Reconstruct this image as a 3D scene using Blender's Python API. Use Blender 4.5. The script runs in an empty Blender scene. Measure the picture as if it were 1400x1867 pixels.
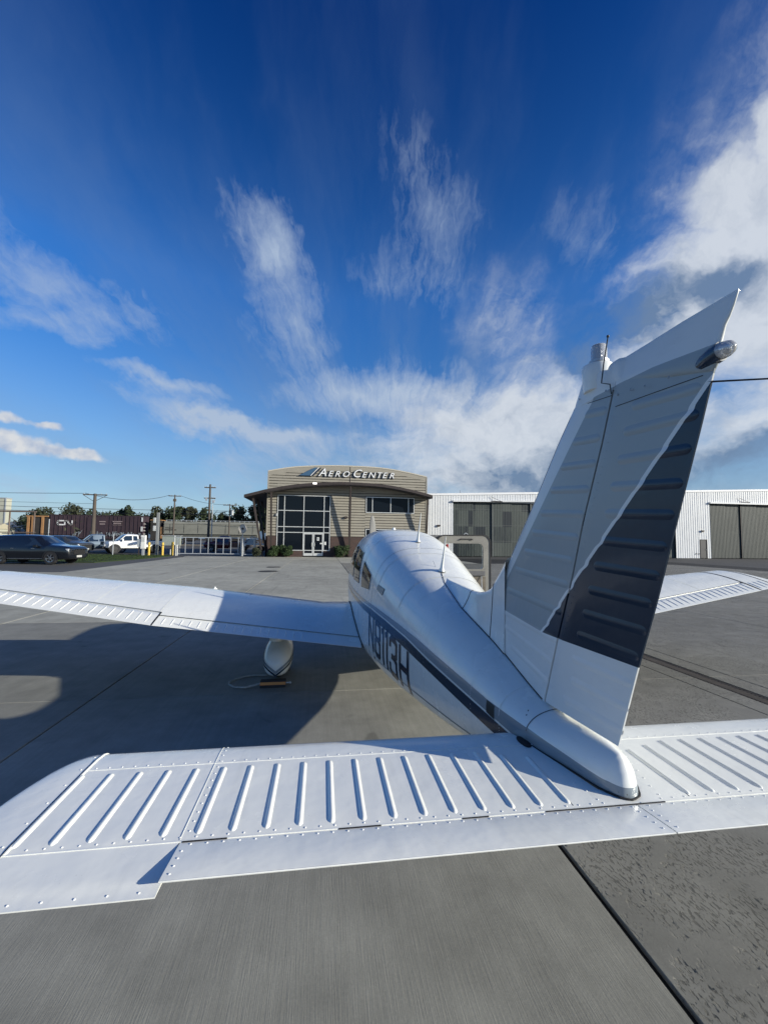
import bpy, bmesh, math, random
import numpy as np
from mathutils import Vector, Matrix, Euler
random.seed(7); rng = np.random.default_rng(7)
R = math.radians
sc = bpy.context.scene

# ---------------------------------------------------------------- camera
cam = bpy.data.cameras.new("camera"); camo = bpy.data.objects.new("camera", cam)
sc.collection.objects.link(camo); sc.camera = camo
CAM = Vector((-0.9832, -1.2539, 1.6734)); YAW, PITCH, ROLL = .1427, .0663, .0128
fwd = Vector((math.sin(YAW)*math.cos(PITCH), math.cos(YAW)*math.cos(PITCH), math.sin(PITCH)))
rt = Vector((math.cos(YAW), -math.sin(YAW), 0)); up = rt.cross(fwd)
r2 = rt*math.cos(ROLL)+up*math.sin(ROLL); u2 = up*math.cos(ROLL)-rt*math.sin(ROLL)
m = Matrix((r2, u2, -fwd)).transposed().to_4x4(); m.translation = CAM
camo.matrix_world = m
cam.sensor_fit = 'HORIZONTAL'; cam.sensor_width = 36; cam.lens = 36*774.54/1400
cam.clip_start = .05; cam.clip_end = 4000

# ---------------------------------------------------------------- sun, exposure
SUNV = Vector((2.70, -1.50, 1.0)).normalized()
sun = bpy.data.lights.new("sun", 'SUN'); suno = bpy.data.objects.new("sun", sun)
sc.collection.objects.link(suno); sun.energy = 4.15; sun.angle = R(.53); sun.color = (1, .95, .82)
suno.rotation_euler = SUNV.to_track_quat('Z', 'Y').to_euler(); suno.location = (30, -20, 20)
sc.view_settings.view_transform = 'Standard'; sc.view_settings.look = 'None'
sc.view_settings.gamma = 1; sc.view_settings.use_curve_mapping = False
sc.view_settings.exposure = 0.60
sc.cycles.max_bounces = 6; sc.cycles.use_denoising = True
SKY = 0.105

# ---------------------------------------------------------------- node helpers
class NT:
    def __init__(s, tree): s.t = tree; s.n = tree.nodes; s.l = tree.links
    def new(s, typ, **k):
        n = s.n.new(typ)
        for a, v in k.items(): setattr(n, a, v)
        return n
    def put(s, sock, v):
        if isinstance(v, bpy.types.NodeSocket): s.l.new(v, sock)
        else:
            if hasattr(sock.default_value, '__len__') and not hasattr(v, '__len__'): v = (v,)*len(sock.default_value)
            if hasattr(sock.default_value, '__len__') and len(sock.default_value) == 4 and len(v) == 3: v = (*v, 1)
            sock.default_value = v
    def m(s, op, a, b=None, c=None, clamp=False):
        n = s.new('ShaderNodeMath', operation=op); n.use_clamp = clamp
        s.put(n.inputs[0], a)
        if b is not None: s.put(n.inputs[1], b)
        if c is not None: s.put(n.inputs[2], c)
        return n.outputs[0]
    def vm(s, op, a, b=None):
        n = s.new('ShaderNodeVectorMath', operation=op); s.put(n.inputs[0], a)
        if b is not None: s.put(n.inputs[1], b)
        return n.outputs[1] if op in ('LENGTH', 'DOT_PRODUCT', 'DISTANCE') else n.outputs[0]
    def noise(s, vec, scale, detail=4, rough=.5, dist=0, out=0):
        n = s.new('ShaderNodeTexNoise'); s.put(n.inputs['Vector'], vec)
        for k, v in (('Scale', scale), ('Detail', detail), ('Roughness', rough), ('Distortion', dist)): n.inputs[k].default_value = v
        return n.outputs[out]
    def vor(s, vec, scale, feature='F1', rnd=1.0, out='Distance'):
        n = s.new('ShaderNodeTexVoronoi', feature=feature); s.put(n.inputs['Vector'], vec); n.inputs['Scale'].default_value = scale
        n.inputs['Randomness'].default_value = rnd
        return n.outputs[out]
    def ramp(s, f, pts, interp='LINEAR'):
        n = s.new('ShaderNodeValToRGB'); n.color_ramp.interpolation = interp; e = n.color_ramp.elements
        while len(e) < len(pts): e.new(.5)
        for el, (p, c) in zip(e, pts):
            el.position = p; el.color = (c, c, c, 1) if not hasattr(c, '__len__') else (*c[:3], 1)
        s.put(n.inputs[0], f); return n.outputs[0]
    def mr(s, v, a, b, c=0, d=1, smooth=False):
        n = s.new('ShaderNodeMapRange'); n.clamp = True
        if smooth: n.interpolation_type = 'SMOOTHSTEP'
        s.put(n.inputs[0], v)
        for i, q in enumerate((a, b, c, d)): s.put(n.inputs[i+1], q)
        return n.outputs[0]
    def mix(s, f, a, b, mode='MIX'):
        n = s.new('ShaderNodeMix', data_type='RGBA', blend_type=mode); s.put(n.inputs[0], f); s.put(n.inputs[6], a); s.put(n.inputs[7], b)
        return n.outputs[2]
    def mapping(s, vec, loc=(0,0,0), rot=(0,0,0), scale=(1,1,1), typ='POINT'):
        n = s.new('ShaderNodeMapping', vector_type=typ); s.put(n.inputs[0], vec)
        n.inputs['Location'].default_value = loc; n.inputs['Rotation'].default_value = rot; n.inputs['Scale'].default_value = scale
        return n.outputs[0]
    def xyz(s, v):
        n = s.new('ShaderNodeSeparateXYZ'); s.put(n.inputs[0], v); return n.outputs
    def comb(s, x, y, z=0.):
        n = s.new('ShaderNodeCombineXYZ'); s.put(n.inputs[0], x); s.put(n.inputs[1], y); s.put(n.inputs[2], z); return n.outputs[0]
    def bump(s, h, strength, dist, normal=None):
        n = s.new('ShaderNodeBump'); s.put(n.inputs['Height'], h); n.inputs['Strength'].default_value = strength; n.inputs['Distance'].default_value = dist
        if normal is not None: s.put(n.inputs['Normal'], normal)
        return n.outputs[0]

# ---------------------------------------------------------------- world: sky and clouds
w = bpy.data.worlds.new("World"); sc.world = w; w.use_nodes = True
T = NT(w.node_tree); T.n.clear()
sky = T.new('ShaderNodeTexSky', sky_type='NISHITA', sun_disc=False)
sky.sun_elevation = math.asin(SUNV.z); sky.sun_rotation = math.atan2(SUNV.x, SUNV.y)
sky.air_density = 1.0; sky.dust_density = .6; sky.ozone_density = 2.5; sky.altitude = 100
gen = T.vm('NORMALIZE', T.new('ShaderNodeTexCoord').outputs['Generated'])
X, Y, Z = T.xyz(gen)
zc = T.m('MAXIMUM', Z, 0.0)
AZ = T.m('ARCTAN2', X, Y); EL = T.m('ARCSINE', zc)
uv = T.comb(AZ, EL)
flat = T.comb(T.m('DIVIDE', X, T.m('ADD', zc, .16)), T.m('DIVIDE', Y, T.m('ADD', zc, .16)))
warp = T.vm('SCALE', T.vm('SUBTRACT', T.noise(uv, 5, 5, .6, out=1), (.5,.5,.5))); warp.node.inputs[3].default_value = .20
uvw = T.vm('ADD', uv, warp)
warp2 = T.vm('SCALE', T.vm('SUBTRACT', T.noise(uv, 14, 4, .6, out=1), (.5,.5,.5))); warp2.node.inputs[3].default_value = .05
uvw2 = T.vm('ADD', uv, warp2)
def blobs(lst, vec):
    tot = None
    for (a, e, la, lb, rot, amp) in lst:
        mp = T.mapping(vec, (a, e, 0), (0, 0, rot), (la, lb, 1), 'TEXTURE')
        g = T.new('ShaderNodeTexGradient', gradient_type='SPHERICAL'); T.l.new(mp, g.inputs[0])
        tot = T.m('MULTIPLY', g.outputs['Fac'], amp) if tot is None else T.m('MULTIPLY_ADD', g.outputs['Fac'], amp, tot)
    return tot
CIRRUS = [(-0.128, 0.595, 0.172, 0.09, -0.714, 1.0), (-0.13, 0.636, 0.086, 0.068, -0.454, 0.75), (-0.085, 0.449, 0.132, 0.096, -0.506, 0.85), (0.241, 0.694, 0.214, 0.138, -0.884, 0.6), (0.176, 0.577, 0.174, 0.072, -0.117, 0.45), (-0.523, 0.453, 0.218, 0.072, -0.304, 1.1), (-0.551, 0.381, 0.147, 0.038, -0.112, 0.9), (-0.346, 0.309, 0.127, 0.029, -0.178, 1.5), (-0.301, 0.255, 0.153, 0.032, -0.169, 1.6), (-0.211, 0.23, 0.207, 0.029, -0.05, 1.3), (0.086, 0.34, 0.306, 0.055, 0.084, 0.9), (-0.078, 0.216, 0.21, 0.05, -0.058, 1.4), (0.073, 0.334, 0.195, 0.073, -0.089, 0.8), (0.315, 0.297, 0.283, 0.136, -0.325, 1.1), (-0.575, 0.118, 0.073, 0.038, -0.364, 0.8), (-0.144, 0.163, 0.178, 0.074, 0.265, 0.8), (0.605, 0.599, 0.223, 0.116, -0.573, 0.3)]
CUMUL = [(-0.582, 0.166, 0.085, 0.029, 0.046, 1.15), (-0.487, 0.153, 0.072, 0.019, -0.116, 1.1), (-0.599, 0.21, 0.047, 0.019, 0.003, 1.0), (-0.537, 0.201, 0.037, 0.012, -0.14, 0.95)]
BANK = [(0.86, 0.45, 0.323, 0.153, -2.928, 1.0), (0.854, 0.581, 0.119, 0.053, -0.39, 0.75), (0.928, 0.626, 0.085, 0.042, -1.053, 1.0), (0.464, 0.3, 0.446, 0.113, -0.051, 0.75), (0.469, 0.208, 0.58, 0.103, -0.038, 0.8), (0.444, 0.118, 0.6, 0.086, -0.024, 0.75), (0.987, 0.312, 0.12, 0.242, -0.772, 0.9), (0.429, 0.48, 0.171, 0.13, -0.474, 0.34), (0.612, 0.635, 0.253, 0.092, -0.373, 0.08), (1.35, 0.62, 0.75, 0.42, 0.25, 1.0), (1.9, 0.35, 0.8, 0.3, 0, 0.9)]  # last two blobs centred out of view, added to brighten shaded areas
SHADE = [(0.648, 0.421, 0.192, 0.075, 0.265, 1.15), (0.817, 0.477, 0.083, 0.055, -0.101, 0.8), (0.547, 0.135, 0.493, 0.089, -0.019, 0.75), (0.917, 0.152, 0.075, 0.163, -1.146, 1.0), (0.562, 0.373, 0.055, 0.052, -0.645, 0.6), (0.634, 0.454, 0.052, 0.028, 2.665, -0.3), (0.861, 0.556, 0.06, 0.063, 0.37, -0.45), (0.334, 0.344, 0.189, 0.072, 0.014, 0.1)]
# cirrus wisps
ci = blobs(CIRRUS, uvw)
# fibres fan out from a point low over the building, as high cirrus does
DU = T.m('SUBTRACT', T.xyz(uvw2)[0], .16); DV = T.m('SUBTRACT', T.xyz(uvw2)[1], -.02)
FA = T.m('ARCTAN2', DU, DV); FR = T.m('SQRT', T.m('ADD', T.m('MULTIPLY', DU, DU), T.m('MULTIPLY', DV, DV)))
fan = T.comb(T.m('MULTIPLY', FA, 5.5), T.m('MULTIPLY', FR, 3.2))
fine = T.comb(T.m('MULTIPLY', FA, 16.), T.m('MULTIPLY', FR, 6.5))
n1f = T.m('ADD', T.m('MULTIPLY', T.noise(fan, 1.0, 7, .6, .35), .6), T.m('MULTIPLY', T.noise(fine, 1.0, 6, .62, .4), .4))
n1h = T.noise(T.mapping(uvw2, rot=(0,0,.12), scale=(2.6, 13, 1)), 1.6, 7, .6, .5)
fw = T.mr(FR, .12, .42, smooth=True)
n1 = T.m('ADD', T.m('MULTIPLY', n1f, fw), T.m('MULTIPLY', n1h, T.m('SUBTRACT', 1., fw)))
n2 = T.noise(uvw, 9, 6, .65, .3)
tex = T.m('ADD', T.m('MULTIPLY', n1, .75), T.m('MULTIPLY', n2, .35))
n3 = T.noise(T.comb(T.m('MULTIPLY', FA, 34.), T.m('MULTIPLY', FR, 15.)), 1.0, 6, .65, .5)
tex2 = T.m('ADD', T.m('MULTIPLY', T.m('SUBTRACT', tex, .55), 2.6), T.m('MULTIPLY', T.m('SUBTRACT', n3, .5), 1.3))
a_ci = T.m('MULTIPLY', T.mr(T.m('ADD', ci, T.m('MULTIPLY', tex2, T.mr(ci, 0, .35))), .12, 1.75), .95)
# a thin veil everywhere, more toward the horizon
veil = T.m('MULTIPLY', T.mr(T.m('ADD', T.m('MULTIPLY', T.noise(fan, .45, 4, .55, .3), .6), T.m('MULTIPLY', n1, .4)), .40, .68, smooth=True), T.mr(zc, .1, .80, .42, .08))
# cumulus: hard top edges
cu = blobs(CUMUL, uvw2)
a_cu = T.mr(T.m('ADD', cu, T.m('MULTIPLY', T.m('SUBTRACT', T.noise(uv, 26, 6, .6), .5), .55)), .20, .70, smooth=True)
# big bank on the right, with two added blobs out of view for fill light
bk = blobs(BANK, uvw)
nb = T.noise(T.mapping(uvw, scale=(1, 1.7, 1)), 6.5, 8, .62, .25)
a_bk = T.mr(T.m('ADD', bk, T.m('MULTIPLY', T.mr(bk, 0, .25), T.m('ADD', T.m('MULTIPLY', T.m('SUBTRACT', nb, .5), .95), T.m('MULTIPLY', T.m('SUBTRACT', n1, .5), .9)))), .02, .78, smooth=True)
sh = T.m('ADD', blobs(SHADE, uvw), T.m('MULTIPLY', T.m('SUBTRACT', T.noise(T.mapping(uvw, scale=(1, 2.2, 1)), 9, 7, .6), .5), 1.1))
sh = T.mr(sh, .0, .8, smooth=True)
def col(c, k): return tuple(v*k for v in c)
CL = 4.9
sh = T.m('ADD', sh, T.mr(T.noise(uvw, 16, 7, .6, .3), .44, .66, 0, .22), clamp=True)
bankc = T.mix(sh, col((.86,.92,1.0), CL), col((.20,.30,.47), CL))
skyc = T.new('ShaderNodeHueSaturation'); skyc.inputs['Saturation'].default_value = 1.25; skyc.inputs['Value'].default_value = 1.0
T.l.new(sky.outputs[0], skyc.inputs['Color'])
c = T.mix(1., skyc.outputs[0], T.ramp(zc, [(0,(.58,.68,.92)),(.06,(.60,.70,.85)),(.14,(.56,.70,.84)),(.50,(.50,.78,1.12)),(.70,(.20,.46,.80)),(.80,(.07,.31,.66))]), 'MULTIPLY')
c = T.mix(veil, c, col((.40,.58,.90), CL*.62))
c = T.mix(T.m('MULTIPLY', T.mr(EL, .0, .42, 1, 0, smooth=True), .44), c, col((.50,.66,.88), CL*.95))
c = T.mix(a_ci, c, col((.58,.72,.94), CL*.92))
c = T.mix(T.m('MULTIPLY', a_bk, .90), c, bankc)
c = T.mix(T.m('MULTIPLY', a_cu, .9), c, T.mix(T.mr(T.noise(uv, 30, 4, .5), .4, .7), col((.95,.95,.95), CL*1.0), col((.5,.6,.8), CL)))
bg = T.new('ShaderNodeBackground'); bg.inputs['Strength'].default_value = SKY
T.l.new(c, bg.inputs['Color']); wo = T.new('ShaderNodeOutputWorld'); T.l.new(bg.outputs[0], wo.inputs[0])

# ---------------------------------------------------------------- materials
def mat(name, color=(.5,.5,.5), rough=.5, metal=0., coat=0., fn=None, spec=.5, trans=0., emit=None):
    mt = bpy.data.materials.new(name); mt.use_nodes = True; t = NT(mt.node_tree)
    b = t.n['Principled BSDF']; b.inputs['Base Color'].default_value = (*color[:3], 1); b.inputs['Roughness'].default_value = rough
    b.inputs['Metallic'].default_value = metal; b.inputs['Coat Weight'].default_value = coat; b.inputs['Coat Roughness'].default_value = .08
    b.inputs['Specular IOR Level'].default_value = spec; b.inputs['Transmission Weight'].default_value = trans
    if emit: b.inputs['Emission Color'].default_value = (*emit[:3], 1); b.inputs['Emission Strength'].default_value = emit[3]
    if fn: fn(t, b)
    return mt
def obco(t): return t.new('ShaderNodeTexCoord').outputs['Object']
def varied(col, amt=.15, scale=6., rough=.6, bump=0., bscale=60., dist=.003, stretch=(1,1,1), rvar=.1, detail=5, rnd=0., metal=0, coat=0., spec=.4):
    def fn(t, b):
        v = t.mapping(obco(t), scale=stretch)
        n = t.noise(v, scale, detail, .6); n2 = t.noise(v, scale*7.3, 4, .6)
        f = t.m('ADD', t.m('MULTIPLY', n, .7), t.m('MULTIPLY', n2, .3))
        lo = tuple(x*(1-amt) for x in col); hi = tuple(min(1, x*(1+amt)) for x in col)
        cc = t.ramp(f, [(.3, lo), (.7, hi)])
        if rnd:
            oi = t.new('ShaderNodeObjectInfo').outputs['Random']
            cc = t.mix(1., cc, t.ramp(oi, [(0, 1-rnd), (1, 1.)]), 'MULTIPLY')
        t.put(b.inputs['Base Color'], cc)
        t.put(b.inputs['Roughness'], t.mr(n2, .3, .7, rough-rvar, rough+rvar))
        if bump: t.put(b.inputs['Normal'], t.bump(t.noise(v, bscale, 4, .6), bump, dist))
    return mat('mat', col, rough, metal=metal, coat=coat, fn=fn, spec=spec)
def named(n, mt): mt.name = n; return mt

def paint_fn(base, tail=False, cone=False):
    def fn(t, b):
        o = obco(t)
        n = t.noise(o, 3.5, 5, .6); d = t.noise(t.mapping(o, scale=(1,.35,1)), 16, 6, .7)
        dirt = t.mr(d, .52, .80, 0, .16)
        run = t.noise(t.mapping(o, scale=(26,1.6,5)), 1, 4, .65); pat = t.noise(o, 1.7, 3, .6)
        grime = t.m('MULTIPLY', t.mr(run, .50, .72), t.mr(pat, .45, .65, 0, .20))
        speck = t.m('MULTIPLY', t.mr(t.vor(o, 55), .05, .09, 1, 0), t.mr(t.noise(o, 9, 2, .5), .56, .62, 0, .45))
        dirt = t.m('MAXIMUM', t.m('MAXIMUM', dirt, grime), speck)
        c0 = t.mix(dirt, base, (.36,.35,.31))
        if cone:      # grey lower band of the tail cone
            _, y, z = t.xyz(o); y = t.m('ADD', y, 3.3)
            k = t.m('MULTIPLY', t.m('LESS_THAN', y, .4135), t.m('LESS_THAN', z, t.m('MULTIPLY_ADD', y, .062, .8985)))
            c0 = t.mix(k, c0, (.23,.265,.29))
        if tail:
            _, y, z = t.xyz(o)
            y = t.m('ADD', y, 3.3)
            wob = t.m('MULTIPLY', t.m('POWER', t.m('MAXIMUM', t.m('COSINE', t.m('MULTIPLY', t.m('SUBTRACT', z, 1.853), 71.6)), 0), 2), .008)
            dl = t.m('DIVIDE', t.m('ADD', t.m('SUBTRACT', y, .491), t.m('ADD', wob, t.m('MULTIPLY', t.m('SUBTRACT', z, 1.292), .996))), 1.41)
            lo = t.m('MULTIPLY_ADD', t.m('MAXIMUM', t.m('SUBTRACT', y, .48), 0), .085, 1.287)
            above = t.m('GREATER_THAN', z, lo)
            # top limit of the colours on the rudder cap
            capz = t.m('MULTIPLY_ADD', t.m('SUBTRACT', y, .012), .085, 2.213)
            below = t.m('LESS_THAN', z, t.m('MINIMUM', capz, t.m('MULTIPLY_ADD', t.m('MAXIMUM', t.m('SUBTRACT', y, 0), 0), -.03, 2.20)))
            band = t.m('MULTIPLY', above, below)
            gl = t.m('LESS_THAN', y, t.m('MULTIPLY_ADD', t.m('SUBTRACT', 2.197, z), 1.028, .120))
            grey = t.m('MULTIPLY', t.m('MULTIPLY', t.m('GREATER_THAN', dl, .0068), gl), band)
            # the navy also wraps the lamp boom above the cap line
            boom = t.m('MULTIPLY', t.m('LESS_THAN', y, -.300), t.m('LESS_THAN', z, 2.19))
            navy = t.m('MULTIPLY', t.m('LESS_THAN', dl, -.0068), t.m('MAXIMUM', band, boom))
            c0 = t.mix(grey, c0, t.mix(dirt, (.325,.36,.365), (.31,.34,.345)))
            c0 = t.mix(navy, c0, (.010,.022,.042))
        t.put(b.inputs['Base Color'], c0)
        t.put(b.inputs['Roughness'], t.mr(n, .3, .75, .16 if not tail else .28, .34 if not tail else .42))
        t.put(b.inputs['Normal'], t.bump(t.m('ADD', t.m('MULTIPLY', t.noise(o, 6, 3, .5), 1.), t.m('MULTIPLY', t.noise(o, 900, 2, .6), .014)), .6, .0085))
    return fn
PW = mat('white_aircraft_paint', (.78,.78,.76), .25, coat=.35, fn=paint_fn((.77,.775,.735)))
PF = mat('fuselage_paint', (.78,.78,.76), .25, coat=.35, fn=paint_fn((.77,.775,.735), cone=True))
PT = mat('tail_aircraft_paint', (.78,.78,.76), .25, coat=.22, spec=.4, fn=paint_fn((.72,.73,.71), True))
PG = mat('grey_stripe_paint', (.23,.265,.29), .25, coat=.4)
PN = mat('navy_stripe_paint', (.013,.026,.048), .25, coat=.5)
DARK = mat('dark_gap', (.01,.01,.012), .7)
SEAMM = mat('seam_edge', (.10,.11,.12), .6)
GLASS = mat('dark_window_glass', (.012,.016,.022), .06, coat=1, spec=.8)
CGLASS = mat('cabin_glass', (.022,.020,.018), .05, spec=.45)
RUB = named('black_rubber', varied((.02,.02,.022), .3, 8, .75))
CHROME = mat('polished_metal', (.75,.75,.75), .14, metal=1)
STEEL = named('galvanised_steel', varied((.45,.47,.49), .15, 5, .4, metal=.4))
RIV = mat('painted_rivet', (.8,.8,.78), .22, coat=.4)

def clear_glass(t, b):
    b.inputs['IOR'].default_value = 1.02
CLEAR = mat('clear_tinted_plastic', (.78,.80,.80), .02, trans=1., fn=clear_glass)
BEAC = mat('beacon_glass', (.75,.76,.78), .08, metal=.0, trans=.55, coat=1)
DOORIN = named('door_lining', varied((.18,.175,.16), .15, 8, .6, bump=.3, bscale=40))
TRIMG = named('door_grey_vinyl', varied((.09,.09,.095), .2, 10, .6))

def slab_fn(base, pitted, broom=1.):
    def fn(t, b):
        g = t.new('ShaderNodeNewGeometry').outputs['Position']
        oi = t.new('ShaderNodeObjectInfo').outputs['Random']
        big = t.noise(g, .35, 5, .6); mid = t.noise(g, 2.6, 6, .65); fine = t.noise(g, 90, 4, .7); grain = t.noise(g, 420, 2, .6)
        vfine = t.noise(t.mapping(g, scale=(1, .035, 1)), 170, 3, .6)
        vmid = t.noise(t.mapping(g, scale=(1, .02, 1)), 28, 3, .6)
        val = t.mr(t.m('ADD', t.m('MULTIPLY', big, .5), t.m('MULTIPLY', mid, .5)), .34, .66, .70, 1.22)
        val = t.m('MULTIPLY', val, t.mr(fine, .25, .75, .90, 1.10))
        val = t.m('MULTIPLY', val, t.mr(grain, .25, .75, .90, 1.10))
        val = t.m('MULTIPLY', val, t.m('MULTIPLY_ADD', oi, .14, .93))
        cr = t.vor(t.mapping(g, scale=(1,1,1)), .55, 'DISTANCE_TO_EDGE')
        stain = t.mr(t.noise(g, 1.3, 3, .5, 1.2), .66, .74, 0, .30)
        spot = t.m('MULTIPLY', t.mr(t.vor(g, 3.1), .035, .06, 1, 0), t.mr(t.noise(g, .8, 2, .5), .55, .6))
        h = t.m('ADD', t.m('MULTIPLY', fine, .25), t.m('MULTIPLY', mid, .3))
        streak = t.m('MULTIPLY', t.mr(vmid, .35, .7), .10)
        tyre = t.mr(t.noise(t.mapping(g, rot=(0,0,.5), scale=(2.2,.16,1)), 1.5, 4, .6, .6), .60, .72, 0, .20)
        val = t.m('MULTIPLY', val, t.m('SUBTRACT', 1., tyre))
        if not pitted:
            val = t.m('MULTIPLY', val, t.mr(vfine, .3, .7, .97, 1.03))
            val = t.m('MULTIPLY', val, t.m('SUBTRACT', 1.04, streak))
            h = t.m('ADD', h, t.m('MULTIPLY', vfine, .5*broom))
        else:
            pv = t.mapping(g, rot=(0,0,.75), scale=(1.75,.62,1))
            pn = t.noise(pv, 46, 3, .6, .25); pm = t.mr(t.noise(g, 2.6, 4, .6, .8), .40, .56, smooth=True)
            pit = t.m('MULTIPLY', t.mr(pn, .54, .59, smooth=True), pm)
            val = t.m('MULTIPLY', val, t.m('SUBTRACT', 1., t.m('MULTIPLY', pit, .40)))
            h = t.m('SUBTRACT', h, t.m('MULTIPLY', pit, 5.))
        val = t.m('MULTIPLY', val, t.m('SUBTRACT', 1., t.m('MAXIMUM', stain, t.m('MULTIPLY', spot, .35))))
        cc = t.mix(1., base, t.comb(val, val, val), 'MULTIPLY')
        t.put(b.inputs['Base Color'], cc)
        b.inputs['Roughness'].default_value = .82
        t.put(b.inputs['Normal'], t.bump(h, .75, .0035 if not pitted else .0045))
    return fn
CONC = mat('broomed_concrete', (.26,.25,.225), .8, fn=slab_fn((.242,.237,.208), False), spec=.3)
CONL = mat('far_lightened_concrete', (.28,.27,.24), .8, fn=slab_fn((.350,.340,.288), False, .35), spec=.3)  # lighter copy for far slabs, lens falloff and glancing light put into colour
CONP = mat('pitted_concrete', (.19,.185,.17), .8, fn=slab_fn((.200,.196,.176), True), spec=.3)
def asphalt(t, b):
    g = t.new('ShaderNodeNewGeometry').outputs['Position']
    n = t.m('ADD', t.m('MULTIPLY', t.noise(g, .12, 6, .65), .6), t.m('MULTIPLY', t.noise(t.mapping(g, scale=(.15,1,1)), 1.1, 5, .6), .4))
    f = t.noise(g, 60, 3, .7)
    t.put(b.inputs['Base Color'], t.mix(t.m('MULTIPLY', f, .5), t.ramp(n, [(.3, (.055,.055,.056)), (.7, (.085,.084,.082))]), (.09,.09,.09)))
    t.put(b.inputs['Normal'], t.bump(f, .5, .006)); b.inputs['Roughness'].default_value = .85
ASPH = mat('asphalt', fn=asphalt, spec=.3)
JOINT = named('joint_filler', varied((.012,.012,.013), .6, 30, .8, bump=.6, bscale=70))

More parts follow.
